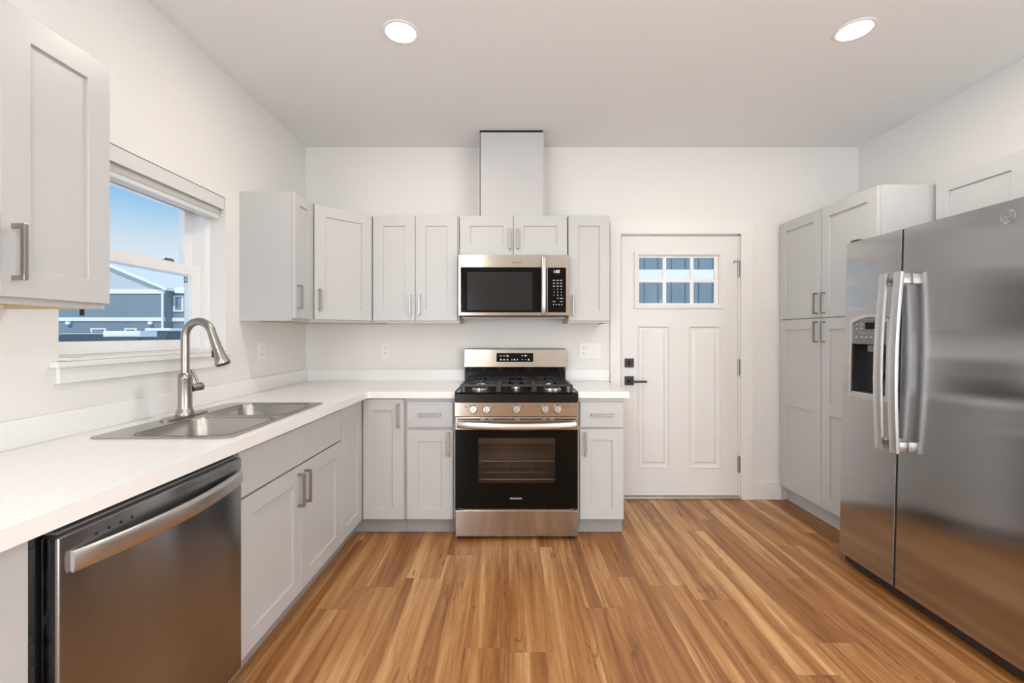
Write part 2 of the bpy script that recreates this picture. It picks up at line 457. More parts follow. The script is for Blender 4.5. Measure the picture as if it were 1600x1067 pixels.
bm = plate([(2.322, 1.545), (2.345, 1.545), (2.345, 1.575), (2.322, 1.575)], [[(2.327, 1.550), (2.340, 1.550), (2.340, 1.570), (2.327, 1.570)]], XL - 0.1268, XL - 0.1262, YZ)
wpart('glass_sticker', bm, matte_m, label='small square outline sticker in the pane corner')
wpart('window_sill', rbox(XL - 0.084, XL + 0.030, WY0 + 0.001, WY1 - 0.001, WZ0 - 0.0, WZ0 + 0.012, 0.003), trim_m)
wpart('window_sill', rbox(XL + 0.0005, XL + 0.033, WY0 - 0.035, WY1 + 0.035, WZ0 - 0.022, WZ0 - 0.0005, 0.004), trim_m)
wpart('sill_apron', rbox(XL + 0.0005, XL + 0.016, WY0 - 0.012, WY1 + 0.012, WZ0 - 0.078, WZ0 - 0.0225, 0.002), trim_m)

# ------------------------------------------------------------------ blind
bl = thing('window_blind', 'white slatted blind pulled up in the top of the sink window', 'blind', (XL - 0.05, 2.008, 1.90))
def bpart(name, bm, m):
    bmesh.ops.translate(bm, verts=bm.verts, vec=-Vector(bl.location)); return obj(name, bm, m, bl)
bpart('headrail', rbox(XL - 0.07, XL - 0.018, WY0 + 0.01, WY1 - 0.012, 1.978, 2.0285), blind_m)
bpart('valance', rbox(XL - 0.017, XL - 0.004, WY0 + 0.004, WY1 - 0.005, 1.962, 2.0285, 0.003), blind_m)
bm = bmesh.new()
for k in range(13):
    z = 1.930 + k * 0.0034
    box(bm, XL - 0.068, XL - 0.020, WY0 + 0.018, WY1 - 0.03, z, z + 0.0022)
bpart('slat_stack', bm, blind_m)
bpart('bottom_rail', rbox(XL - 0.069, XL - 0.019, WY0 + 0.018, WY1 - 0.03, 1.906, 1.928, 0.003), blind_m)

# ------------------------------------------------------------------ entry door
door = thing('door_1', 'white panelled entry door with six small panes', 'door', (0.871, 3.452, 0.0)); del door['category']; struct(door)
dw, dz0, dz1 = 0.906, 0.024, 2.037
def dpart(name, bm, m, **k): return obj(name, bm, m, door, **k)
LX0, LX1, LZ0, LZ1 = 0.128, 0.766, 1.500, 1.892       # lite hole
PAN = [(0.135, 0.372, 0.240, 1.335), (0.530, 0.768, 0.240, 1.335)]
dpart('door_slab', (lambda bm: (merge(bm, plate([(0, dz0), (dw, dz0), (dw, dz1), (0, dz1)],
      [[(a, c), (b, c), (b, d), (a, d)] for a, b, c, d in [(LX0, LX1, LZ0, LZ1)] + PAN], 0.0, 0.012, XZ)), bm)[1])(
      plate([(0, dz0), (dw, dz0), (dw, dz1), (0, dz1)], [[(LX0, LZ0), (LX1, LZ0), (LX1, LZ1), (LX0, LZ1)]], 0.012, 0.044, XZ)), doorp_m)
for a, b, c, d in PAN:
    bm = bmesh.new()
    def ring(i, y): return [bm.verts.new(p) for p in ((a + i, y, c + i), (b - i, y, c + i), (b - i, y, d - i), (a + i, y, d - i))]
    rs = [ring(-0.008, -0.0002), ring(-0.004, -0.0035), ring(0.002, -0.003), ring(0.010, 0.011), ring(0.028, 0.011), ring(0.044, 0.002)]
    for p, q_ in zip(rs, rs[1:]):
        for i in range(4): bm.faces.new((p[i], p[(i + 1) % 4], q_[(i + 1) % 4], q_[i]))
    bm.faces.new(rs[-1]); bmesh.ops.recalc_face_normals(bm, faces=bm.faces)
    dpart('door_panel', bm, doorp_m)
lf = plate([(LX0 - 0.03, LZ0 - 0.03), (LX1 + 0.022, LZ0 - 0.03), (LX1 + 0.022, LZ1 + 0.024), (LX0 - 0.03, LZ1 + 0.024)],
           [[(LX0 + 0.006, LZ0 + 0.006), (LX1 - 0.006, LZ0 + 0.006), (LX1 - 0.006, LZ1 - 0.006), (LX0 + 0.006, LZ1 - 0.006)]], -0.012, 0.0115, XZ)
bmesh.ops.bevel(lf, geom=[e for e in lf.edges if abs(e.verts[0].co.y + 0.012) < 1e-5 and abs(e.verts[1].co.y + 0.012) < 1e-5 and len(e.link_faces) == 2 and abs(e.calc_face_angle(0)) > 0.5], offset=0.006, segments=2, affect='EDGES')
lite = dpart('lite_frame', lf, doorp_m)
bm = bmesh.new()
for k in (1, 2):
    x = LX0 + (LX1 - LX0) * k / 3 + 0.002; box(bm, x - 0.014, x + 0.014, 0.014, 0.024, LZ0, LZ1, 0.002)
zc = (LZ0 + LZ1) / 2 - 0.004
box(bm, LX0, LX1, 0.0138, 0.0242, zc - 0.014, zc + 0.014, 0.002)
merge(bm, plate([(LX0, LZ0), (LX1, LZ0), (LX1, LZ1), (LX0, LZ1)], [[(LX0 + 0.016, LZ0 + 0.016), (LX1 - 0.036, LZ0 + 0.016), (LX1 - 0.036, LZ1 - 0.022), (LX0 + 0.016, LZ1 - 0.022)]], 0.0135, 0.0245, XZ))
dpart('muntins', bm, vinyl_m)
dpart('lite_pane', rbox(LX0, LX1, 0.030, 0.034, LZ0, LZ1), glass_m)
for z0 in (1.72, 0.955, 0.205):
    bm = bmesh.new(); rod(bm, (dw + 0.004, -0.006, z0), (dw + 0.004, -0.006, z0 + 0.125), 0.0075, 10)
    box(bm, dw - 0.004, dw + 0.015, -0.003, -0.0005, z0 + 0.004, z0 + 0.121)
    if z0 > 1.7:
        rod(bm, (dw + 0.004, -0.008, z0 + 0.120), (dw - 0.035, -0.03, z0 + 0.118), 0.003); rod(bm, (dw - 0.035, -0.03, z0 + 0.118), (dw - 0.038, -0.012, z0 + 0.110), 0.006)
    dpart('hinge', bm, hinge_m)
bm = rbox(0.028, 0.097, -0.014, -0.0005, 1.018, 1.086, 0.002); box(bm, 0.057, 0.067, -0.034, -0.0145, 1.034, 1.070, 0.003)
dpart('deadbolt', bm, matte_m, label='square matte black deadbolt')
bm = rbox(0.028, 0.097, -0.012, -0.0005, 0.880, 0.949, 0.002); rod(bm, (0.064, -0.0125, 0.912), (0.064, -0.05, 0.912), 0.010, 12)
box(bm, 0.058, 0.186, -0.058, -0.046, 0.903, 0.919, 0.003)
dpart('door_handle', bm, matte_m, label='matte black lever handle on a square rose')
dpart('threshold', rbox(-0.008, dw + 0.012, -0.03, 0.12, 0.001, 0.020, 0.004), principled('threshold_metal', (0.5, 0.45, 0.38), 0.4, 0.6))
dpart('door_jamb', (lambda bm: (box(bm, dw + 0.003, dw + 0.022, 0.0, 0.17, 0.0, 2.053), box(bm, -0.0095, dw + 0.022, 0.0, 0.17, 2.041, 2.054), bm)[2])(rbox(-0.011, -0.004, 0.0, 0.17, 0.0, 2.053)), trim_m)
bm = rbox(-0.0038, -0.0004, 0.003, 0.03, 0.025, 2.0405); box(bm, -0.0038, dw + 0.002, 0.003, 0.03, 2.0376, 2.0405); box(bm, dw + 0.0004, dw + 0.0026, 0.006, 0.03, 0.025, 2.0375)  # black strips filling the door gap so it reads as shaded
dpart('weatherstrip', bm, gap_m, label='black seal around the door')
bm = plate([(0.782, 0.0005), (0.862, 0.0005), (0.862, 2.048), (1.792, 2.048), (1.792, 0.0005), (1.882, 0.0005), (1.882, 2.142), (0.782, 2.142)], [], YB - 0.016, YB - 0.0005, XZ)
struct(obj('trim_1', bm, trim_m))
# right-hand narrow casing bead
struct(obj('trim_2', rbox(1.790, 1.800, YB - 0.017, YB - 0.001, 0.0005, 2.046, 0.002), trim_m))

# ================================================================== CABINETS
RAIL = 0.072
def shaker_bm(w, h, t=0.019, rail=RAIL, mids=()):
    """five-piece door: lower-left front corner at the origin, front facing -Y"""
    bm = bmesh.new(); bv = 0.0015; rec = 0.009
    zs = [rail] + [z for m_ in mids for z in (m_ - rail / 2, m_ + rail / 2)] + [h - rail]
    holes = [[(rail, a), (w - rail, a), (w - rail, b), (rail, b)] for a, b in zip(zs[0::2], zs[1::2])]
    bm = plate([(0, 0), (w, 0), (w, h), (0, h)], holes, 0.0, t, XZ)
    fr = [e for e in bm.edges if all(abs(v.co.y) < 1e-6 for v in e.verts) and len(e.link_faces) == 2 and e.calc_face_angle(0) > 0.5]
    bmesh.ops.bevel(bm, geom=fr, offset=bv, segments=1, affect='EDGES')
    for hl in holes:
        (a, c), (b, _), (_, d) = hl[0], hl[1], hl[2]
        box(bm, a - 0.0002, b + 0.0002, rec, t, c - 0.0002, d + 0.0002)
    return bm

def pull_bm(x, z, length, vertical=True, y0=0.0, s=0.011, out=0.033):
    """square bar pull: centre at (x, z) on the plane y0"""
    bm = bmesh.new(); h = length / 2
    if vertical:
        box(bm, x - s / 2, x + s / 2, y0 - out, y0 - out + s, z - h, z + h, 0.0015)
        for zz in (z - h, z + h - s): box(bm, x - s / 2, x + s / 2, y0 - out + s - 0.001, y0 - 0.0003, zz, zz + s)
    else:
        box(bm, x - h, x + h, y0 - out, y0 - out + s, z - s / 2, z + s / 2, 0.0015)
        for xx in (x - h, x + h - s): box(bm, xx, xx + s, y0 - out + s - 0.001, y0 - 0.0003, z - s / 2, z + s / 2)
    return bm

DT = 0.019
def shaker(parent, x0, z0, w, h, pull=None, plen=0.142, y=0.0, loc=None, rz=0.0, mids=(), rail=RAIL, name='door'):
    """pull = (x, z) from the door's lower-left corner"""
    d = obj(name, shaker_bm(w, h, mids=mids, rail=rail), cab_m, parent, loc or (x0, y - DT - 0.001, z0), (0, 0, rz))
    if pull: obj('handle', pull_bm(pull[0], pull[1], plen), nickel_m, d)
    return d
def drawer_front(parent, x0, z0, w, h, pull=True, y=0.0, plen=0.142, name='drawer'):
    d = obj(name, rbox(0, w, 0, DT, 0, h, 0.0015, 1), cab_m, parent, (x0, y - DT - 0.001, z0))
    if pull: obj('handle', pull_bm(w / 2, h / 2, plen, False), nickel_m, d)
    return d

def upper_body(parent, w, d, z0, z1, frame=0.02):
    """closed carcass; front face frame at y = 0, back at y = d"""
    bm = rbox(0, w, 0, d, z0 + 0.014, z1)
    merge(bm, plate([(0, z0), (w, z0), (w, z0 + 0.0139), (0, z0 + 0.0139)], [], 0, 0.019, XZ))
    box(bm, 0, 0.004, 0.0192, d, z0, z0 + 0.0139); box(bm, w - 0.004, w, 0.0192, d, z0, z0 + 0.0139)
    b = obj('body', bm, cab_m, parent)
    bm = rbox(0.0042, w - 0.0042, 0.0195, d - 0.001, z0 + 0.0125, z0 + 0.0138); box(bm, 0.0042, 0.012, 0.0195, d - 0.001, z0, z0 + 0.0124); box(bm, w - 0.012, w - 0.0042, 0.0195, d - 0.001, z0, z0 + 0.0124)
    obj('underside', bm, under_m, parent, label='bare wood underside')
    return b

UZ0, UZ1 = 1.353, 2.105
UD = 0.302                                            # carcass depth
UY = YB - UD - 0.001                                  # face-frame plane of the back-wall uppers
HA = UZ0 + 0.016                                      # door bottom
DH = UZ1 - HA                                         # door height

# foreground upper cabinet on the left wall
t = thing('wall_cabinet', 'large grey wall cabinet in the left foreground, beside the window', 'cabinet', (XL + 0.001 + UD, 0.783, 0), R(90))
upper_body(t, 0.610, UD, UZ0, UZ1)
shaker(t, 0.003, HA, 0.300, DH, (0.270, 0.125))
shaker(t, 0.306, HA, 0.301, DH, (0.030, 0.113))
# narrow one on the left wall
t = thing('wall_cabinet', 'narrow grey wall cabinet right of the window, with a bright bare side', 'cabinet', (XL + 0.001 + UD, 2.590, 0), R(90))
upper_body(t, 0.237, UD, UZ0, UZ1)
shaker(t, 0.003, HA, 0.231, DH, (0.030, 0.125), rail=0.062)
# diagonal corner
t = thing('corner_wall_cabinet', 'diagonal grey corner wall cabinet with one angled door', 'cabinet', (XL + 0.001, YB - 0.001, 0))
A = 0.610
pts = [(0, 0), (0, -A + 0.002), (UD, -A + 0.002), (A - 0.002, -UD), (A - 0.002, 0)]
obj('body', prism(pts, UZ0, UZ1, XY), cab_m, t)
obj('underside', prism([(0.015, -0.015), (0.015, -A + 0.02), (UD - 0.01, -A + 0.02), (A - 0.02, -UD + 0.01), (A - 0.02, -0.015)], UZ0 - 0.002, UZ0 - 0.0003, XY), under_m, t, label='bare wood underside')
dl = math.hypot(A - UD, A - UD)
s45 = math.sqrt(0.5)
o45 = (UD + 0.022 * s45 + (DT + 0.001) * s45, -A + 0.022 * s45 - (DT + 0.001) * s45, HA)
shaker(t, 0, 0, dl - 0.044, DH, (0.030, 0.125), loc=o45, rz=R(45))
# back wall pair
t = thing('wall_cabinet', 'grey two-door wall cabinet between the corner cabinet and the microwave', 'cabinet', (-0.957, UY, 0))
upper_body(t, 0.607, UD, UZ0, UZ1)
shaker(t, 0.005, HA, 0.294, DH, (0.294 - 0.030, 0.110))
shaker(t, 0.303, HA, 0.294, DH, (0.030, 0.110))
# over the microwave
t = thing('wall_cabinet', 'short wide grey wall cabinet directly above the microwave', 'cabinet', (-0.346, UY, 0))
obj('body', rbox(0, 0.758, 0, UD, 1.822, UZ1), cab_m, t)
shaker(t, 0.004, 1.826, 0.372, UZ1 - 1.826, (0.372 - 0.024, 0.115))
shaker(t, 0.379, 1.826, 0.375, UZ1 - 1.826, (0.030, 0.115))
# single on the right
t = thing('wall_cabinet', 'single-door grey wall cabinet between the microwave and the entry door', 'cabinet', (0.416, UY, 0))
upper_body(t, 0.294, UD, UZ0, UZ1)
shaker(t, 0.003, HA, 0.288, DH, (0.030, 0.105))
# duct chase
t = thing('duct_cover', 'plain grey boxed duct cover rising from the short cabinet to the ceiling', 'duct cover', (-0.212, UY + 0.012, UZ1 + 0.001))
obj('front_panel', rbox(0.0115, 0.454, 0.0, 0.018, 0, H - UZ1 - 0.018), cab_m, t)
for a, b, y in ((0.0, 0.0055, 0.004), (0.4545, 0.460, -0.002)):
    obj('side_panel', rbox(a, b, y, UD - 0.013, 0, H - UZ1 - 0.003), cab_m, t)

bm = rbox(0.012, 0.453, 0.004, 0.017, H - UZ1 - 0.0175, H - UZ1 - 0.003); box(bm, 0.006, 0.0112, 0.003, 0.016, 0.001, H - UZ1 - 0.003)  # black strips set into the gaps to stand for their shade
obj('top_gap', bm, gap_m, t, label='dark gap along the top and left edge')

# ------------------------------------------------------------------ base cabinets
BZ, KZ, CT = 0.872, 0.105, 0.914
FY = 2.822                                            # face-frame plane, back run
BD = YB - FY - 0.002
SL = 0.0262                                           # the left run stands a hair out of square
def left_face(y): return -0.975 + SL * (y - 1.575)
LA = R(90) - math.atan(SL)

def base_shell(parent, w, d, z1=BZ, rail=True, kick=0.05):
    """open carcass of panels with a face frame; front y = 0"""
    bm = rbox(0, 0.016, 0.0195, d, KZ, z1); box(bm, w - 0.016, w, 0.0195, d, KZ, z1)
    box(bm, 0.0165, w - 0.0165, d - 0.012, d, KZ, z1); box(bm, 0.0165, w - 0.0165, 0.0195, d - 0.0125, KZ, KZ + 0.016)
    merge(bm, plate([(0, KZ), (w, KZ), (w, z1), (0, z1)], [[(0.03, KZ + 0.03), (w - 0.03, KZ + 0.03), (w - 0.03, z1 - 0.03), (0.03, z1 - 0.03)]], 0, 0.019, XZ))
    if rail: box(bm, 0.0302, w - 0.0302, 0.001, 0.019, 0.66, 0.71)
    obj('body', bm, cab_m, parent)
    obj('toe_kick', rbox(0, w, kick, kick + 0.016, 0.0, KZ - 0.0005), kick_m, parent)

# nearest: mostly outside the picture
t = thing('base_cabinet', 'grey base cabinet at the left edge, left of the dishwasher', 'cabinet', (left_face(0.0), 0.0, 0), LA)
base_shell(t, 0.905, 0.545, rail=False)
shaker(t, 0.003, 0.108, 0.447, 0.758, (0.417, 0.66)); shaker(t, 0.453, 0.108, 0.449, 0.758, (0.030, 0.66))
# sink base
t = thing('base_cabinet', 'grey two-door base cabinet under the sink, right of the dishwasher', 'cabinet', (left_face(1.575), 1.575, 0), LA)
base_shell(t, 0.898, 0.575)
drawer_front(t, 0.002, 0.689, 0.446, 0.166, False, name='false_drawer_front'); drawer_front(t, 0.449, 0.689, 0.446, 0.166, False, name='false_drawer_front')
shaker(t, 0.002, 0.108, 0.446, 0.572, (0.446 - 0.030, 0.468), 0.15); shaker(t, 0.450, 0.108, 0.446, 0.572, (0.030, 0.468), 0.15)
# corner unit
CXF, CYF = left_face(2.475), 2.475
t = thing('corner_base_cabinet', 'grey inside-corner base cabinet with two doors meeting at a right angle', 'cabinet', (0, 0, 0))
cx = left_face(FY)
outl = [(CXF, CYF + 0.002), (cx, FY), (-0.658, FY), (-0.658, YB - 0.002), (XL + 0.002, YB - 0.002), (XL + 0.002, CYF + 0.022)]
obj('body', prism(outl, KZ, BZ, XY), cab_m, t)
kk = [(CXF - 0.05, CYF + 0.002), (cx - 0.05, FY + 0.05), (-0.658, FY + 0.05), (-0.658, FY + 0.07), (cx - 0.07, FY + 0.07), (CXF - 0.07, CYF + 0.002)]
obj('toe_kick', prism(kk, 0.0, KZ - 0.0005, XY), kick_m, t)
ca, sa = math.cos(LA), math.sin(LA)
fx_, fy_ = CXF + (DT + 0.001) * sa, CYF + 0.004 - (DT + 0.001) * ca
shaker(t, 0, 0, 0.312, BZ - 0.006 - 0.108, None, loc=(fx_, fy_, 0.108), rz=LA)
shaker(t, cx + 0.024, 0.108, -0.660 - cx - 0.026, BZ - 0.006 - 0.108, (-0.660 - cx - 0.026 - 0.030, 0.655), 0.15, y=FY)
# drawer base left of the range
t = thing('base_cabinet', 'narrow grey base cabinet with a drawer, touching the left side of the range', 'cabinet', (-0.656, FY, 0))
base_shell(t, 0.316, BD)
drawer_front(t, 0.014, 0.689, 0.290, 0.160, plen=0.142); shaker(t, 0.014, 0.108, 0.290, 0.564, (0.290 - 0.026, 0.475), 0.15)
# right of the range
t = thing('base_cabinet', 'narrow grey base cabinet with a drawer, between the range and the entry door', 'cabinet', (0.437, FY, 0))
base_shell(t, 0.292, BD)
drawer_front(t, 0.012, 0.689, 0.274, 0.158); shaker(t, 0.012, 0.108, 0.274, 0.570, (0.030, 0.475), 0.15)

# ------------------------------------------------------------------ pantry and over-fridge cabinet on the right wall
PX = 2.098
PL = XR - PX - 0.002
t = thing('pantry_cabinet', 'tall grey four-door pantry cabinet in the corner beside the refrigerator', 'cabinet', (PX, 3.418, 0), R(-90))
pw = 0.914
bm = rbox(0, pw, 0, PL, KZ, 2.117)
obj('body', bm, cab_m, t)
obj('toe_kick', rbox(0, pw, 0.05, 0.066, 0, KZ - 0.0005), cab_m, t)
obj('filler_strip', rbox(-0.021, -0.0005, 0.002, 0.02, 0.0, 2.117), cab_m, t)
for k in (0, 1):
    x0 = 0.006 if k == 0 else 0.462
    hx = 0.446 - 0.030 if k == 0 else 0.030
    shaker(t, x0, 1.386, 0.446, 0.728, (hx, 0.095), 0.142)
    shaker(t, x0, 0.125, 0.446, 1.255, (hx, 1.165), 0.142, mids=(0.655,))
t = thing('bridge_cabinet', 'shallow wide grey wall cabinet over the refrigerator', 'cabinet', (2.405, 2.494, 0), R(-90))
obj('body', rbox(0, 0.914, 0, XR - 2.405 - 0.002, 1.83, 2.130), cab_m, t)
shaker(t, 0.008, 1.836, 0.446, 0.290); shaker(t, 0.458, 1.836, 0.446, 0.290)

# ================================================================== WORKTOPS
def cfront(y): return -0.936 + 0.0245 * (y - 0.823)
CYE = 2.787                                           # front edge of the back run
rc = 0.025
cxc = cfront(CYE)
L_out = [(XL + 0.001, -0.01), (cfront(-0.01), -0.01), (cfront(CYE - rc), CYE - rc)]
L_out += [(cxc + rc - rc * math.cos(R(a)), CYE - rc + rc * math.sin(R(a))) for a in (20, 45, 70)]
L_out += [(cxc + rc, CYE), (-0.339, CYE), (-0.339, YB - 0.001), (XL + 0.001, YB - 0.001)]
SX0, SX1, SY0, SY1 = -1.456, -0.962, 1.528, 2.325     # sink rim
hole = rrect(SX0 + 0.02, SX1 - 0.014, SY0 + 0.018, SY1 - 0.018, 0.03)
t = thing('worktop', 'long white L-shaped countertop around the sink, with a low splash strip', 'countertop', (XL, YB, BZ))
bm = plate(L_out, [hole], BZ + 0.001, CT, XY)
bmesh.ops.translate(bm, verts=bm.verts, vec=-Vector(t.location)); obj('slab', bm, quartz_m, t)
bm = rbox(XL + 0.001, XL + 0.016, -0.01, YB - 0.0165, CT + 0.0003, 1.003, 0.0015, 1); box(bm, XL + 0.0165, -0.339, YB - 0.016, YB - 0.001, CT + 0.0003, 1.003, 0.0015, 1)
bmesh.ops.translate(bm, verts=bm.verts, vec=-Vector(t.location)); obj('backsplash_strip', bm, quartz_m, t)
t = thing('worktop', 'short white countertop right of the range, reaching towards the door', 'countertop', (0.433, YB, BZ))
bm = rbox(0.434, 0.756, CYE, YB - 0.018, BZ + 0.001, CT, 0.002, 1); bmesh.ops.translate(bm, verts=bm.verts, vec=-Vector(t.location)); obj('slab', bm, quartz_m, t)
bm = rbox(0.434, 0.756, YB - 0.0175, YB - 0.0165, BZ + 0.002, CT); box(bm, 0.434, 0.775, YB - 0.016, YB - 0.001, CT + 0.0003, 1.003, 0.0015, 1)
bmesh.ops.translate(bm, verts=bm.verts, vec=-Vector(t.location)); obj('backsplash_strip', bm, quartz_m, t)

# ------------------------------------------------------------------ sink
t = thing('kitchen_sink', 'stainless double-bowl drop-in sink set in the white countertop', 'sink', ((SX0 + SX1) / 2, (SY0 + SY1) / 2, CT))
off = -Vector((t.location.x, t.location.y, 0))
bowls = [(-1.345, -0.992, 1.562, 1.918), (-1.362, -0.998, 1.962, 2.296)]
bm = plate(rrect(SX0, SX1, SY0, SY1, 0.03), [rrect(a, b, c, d, 0.055) for a, b, c, d in bowls], CT + 0.0005, CT + 0.0045, XY)
bmesh.ops.translate(bm, verts=bm.verts, vec=off - Vector((0, 0, CT))); obj('rim', bm, sink_m, t)
for a, b, c, d in bowls:
    bm = bmesh.new(); rings = []
    for ins, z, r in ((-0.004, CT + 0.0052, 0.055), (0.0, CT + 0.0045, 0.055), (0.004, CT - 0.004, 0.055), (0.010, CT - 0.12, 0.055), (0.018, CT - 0.150, 0.055), (0.036, CT - 0.168, 0.055), (0.065, CT - 0.172, 0.05), (0.12, CT - 0.174, 0.03)):
        rings.append([bm.verts.new((x, y, z - CT)) for x, y in rrect(a + ins, b - ins, c + ins, d - ins, r)])
    for p, q_ in zip(rings, rings[1:]):
        for i in range(len(p)): bm.faces.new((p[i], p[(i + 1) % len(p)], q_[(i + 1) % len(p)], q_[i]))
    bm.faces.new(rings[-1]); bmesh.ops.recalc_face_normals(bm, faces=bm.faces)
    bmesh.ops.reverse_faces(bm, faces=bm.faces)
    bmesh.ops.translate(bm, verts=bm.verts, vec=off); obj('bowl', bm, sink_m, t, smooth=True)
    bm = lathe([(0.0, -0.1725), (0.02, -0.1725), (0.03, -0.1705), (0.042, -0.1705), (0.045, -0.1735)], 20, Matrix.Translation(Vector(((a + b) / 2, (c + d) / 2, 0)) + off)); obj('drain', bm, hs_m, t, smooth=True)

# ------------------------------------------------------------------ faucet
FX, FYc, FZ = -1.408, 1.935, CT + 0.0047
t = thing('faucet', 'tall brushed nickel gooseneck faucet on the sink deck', 'faucet', (FX, FYc, FZ))
bm = plate([(0.034 * math.copysign(abs(math.cos(a)) ** 0.7, math.cos(a)), 0.128 * math.copysign(abs(math.sin(a)) ** 0.8, math.sin(a))) for a in [2 * math.pi * i / 40 for i in range(40)]], [], 0.0, 0.006, XY)
obj('base_plate', bm, nickel_m, t)
bm = lathe([(0.0, 0.0062), (0.035, 0.0062), (0.035, 0.014), (0.032, 0.022), (0.0275, 0.034), (0.0265, 0.040), (0.0265, 0.165), (0.0275, 0.168), (0.0265, 0.171), (0.0245, 0.180), (0.0185, 0.187), (0.0, 0.187)], 28)
obj('body', bm, nickel_m, t, smooth=True)
path = [(0, 0, z) for z in (0.1875, 0.25, 0.30, 0.345)]
ra = 0.066
cyx = 0.02
for a in range(10, 181 - 8, 10):
    path.append((ra - ra * math.cos(R(a)), cyx * (1 - math.cos(R(a))) / 2 * -1, 0.345 + ra * math.sin(R(a))))
radii = [0.0165] * len(path)
bm = sweep(path, circ(1.0, 16), (0, 1, 0), radii)
obj('neck', bm, nickel_m, t, smooth=True)
p1 = Vector(path[-1]); dirn = (Vector(path[-1]) - Vector(path[-2])).normalized(); dirn = (dirn + Vector((0.12, 0, 0))).normalized()
hp = [p1 + dirn * s for s in (0.001, 0.02, 0.06, 0.09, 0.115, 0.135, 0.139)]
bm = sweep(hp, circ(1.0, 18), (0, 1, 0), [0.0165, 0.0175, 0.019, 0.0215, 0.026, 0.030, 0.0285])
h_ = obj('spray_head', bm, nickel_m, t, smooth=True)
bm = sweep([hp[-1] + dirn * 0.0003, hp[-1] + dirn * 0.0025], circ(0.026, 18), (0, 1, 0)); obj('spray_face', bm, bplas_m, h_)
bpos = hp[3] + Vector((-0.0225, -0.004, 0)); bm = rbox(bpos.x - 0.004, bpos.x + 0.003, bpos.y - 0.008, bpos.y + 0.008, bpos.z - 0.016, bpos.z + 0.016, 0.002); obj('spray_button', bm, bplas_m, h_)
bm = bmesh.new(); merge(bm, sweep([(0.012, 0.022, 0.118), (0.024, 0.056, 0.122)], circ(0.0165, 16), (0, 0, 1)))
merge(bm, sweep([(0.0243, 0.0565, 0.1222), (0.0275, 0.066, 0.123), (0.029, 0.070, 0.1235)], circ(1.0, 16), (0, 0, 1), [0.018, 0.018, 0.012]))
hv = obj('handle_valve', bm, nickel_m, t, smooth=True)
bm = sweep([(0.022, 0.050, 0.138), (0.014, 0.044, 0.165), (0.006, 0.036, 0.190), (0.004, 0.034, 0.200)], circ(1.0, 10), (0, 1, 0), [0.0055, 0.005, 0.006, 0.0065])
obj('lever', bm, nickel_m, hv, smooth=True)

# ================================================================== DISHWASHER
t = thing('dishwasher', 'dark stainless dishwasher with a bowed bar handle, left foreground', 'dishwasher', (left_face(0.936), 0.936, 0), LA)
W = 0.618
obj('tub', rbox(0.006, W - 0.006, 0.012, 0.54, 0.10, 0.862), bplas_m, t)
obj('toe_panel', rbox(0.006, W - 0.006, 0.03, 0.05, 0.0, 0.0995), bplas_m, t)
obj('door', rbox(0.0, W, -0.044, -0.002, 0.112, 0.846, 0.006, 3), steeld_m, t, smooth=True)
obj('top_vent', rbox(0.01, W - 0.01, -0.030, 0.011, 0.8465, 0.853, 0.002), gplas_m, t)
bm = bmesh.new()
path = []
for i in range(25):
    s = i / 24; x = 0.024 + (W - 0.045) * s
    path.append((x, -0.050 - 0.040 * math.sin(math.pi * s) ** 0.8, 0.785))
sec = [(0.009 * math.copysign(abs(math.cos(a)) ** 0.7, math.cos(a)), 0.024 * math.copysign(abs(math.sin(a)) ** 0.75, math.sin(a))) for a in [2 * math.pi * i / 20 for i in range(20)]]
bm = sweep(path, sec, (0, 0, 1))
box(bm, 0.026, 0.046, -0.050, -0.0445, 0.772, 0.798); box(bm, W - 0.043, W - 0.023, -0.050, -0.0445, 0.772, 0.798)
obj('handle', bm, hs_m, t, smooth=True)
for k in range(4):
    bm = lathe([(0.0, 0.0), (0.0035, 0.0), (0.0035, 0.0012), (0, 0.0012)], 10, Matrix.Translation((0.085 + 0.031 * k, -0.0443, 0.818)) @ Matrix.Rotation(R(90), 4, 'X'))
    obj('indicator_light', bm, bplas_m, t)
# dark filler with frayed foam in the slot between cabinet and dishwasher
bm = rbox(-0.020, -0.004, 0.0, 0.20, 0.0, 0.858)
random.seed(3)
for k in range(60):
    z = 0.06 + random.random() * 0.77; s = random.uniform(0.0, 0.006)
    box(bm, -0.022 - s * 0.3, -0.012, -0.004 - s, 0.002, z, z + random.uniform(0.006, 0.05), 0.002, 1)
obj('insulation_strip', bm, bplas_m, t, label='black foam strip beside the door')

# ================================================================== RANGE
t = thing('gas_range', 'stainless five-burner gas range with a black glass oven door', 'range', (0.0475, 2.752, 0))
w = 0.379
bm = rbox(-w, w, 0.02, 0.655, 0.03, 0.115)                            # base
box(bm, -w, -w + 0.02, 0.02, 0.655, 0.1155, 0.852); box(bm, w - 0.02, w, 0.02, 0.655, 0.1155, 0.852)
box(bm, -w + 0.0205, w - 0.0205, 0.60, 0.655, 0.1155, 0.852); box(bm, -w + 0.0205, w - 0.0205, 0.02, 0.5995, 0.69, 0.852)
obj('body', bm, gplas_m, t)
bm = rbox(-0.30, 0.30, 0.045, 0.050, 0.19, 0.69)
bm.free()
bm = plate([(-0.3575, 0.117), (0.3575, 0.117), (0.3575, 0.688), (-0.3575, 0.688)], [[(-0.30, 0.18), (0.30, 0.18), (0.30, 0.66), (-0.30, 0.66)]], 0.022, 0.03, XZ)
box(bm, -0.305, -0.30, 0.0305, 0.50, 0.18, 0.66); box(bm, 0.30, 0.305, 0.0305, 0.50, 0.18, 0.66); box(bm, -0.305, 0.305, 0.5005, 0.505, 0.18, 0.66)
box(bm, -0.305, 0.305, 0.0305, 0.50, 0.175, 0.18); box(bm, -0.305, 0.305, 0.0305, 0.50, 0.66, 0.665)
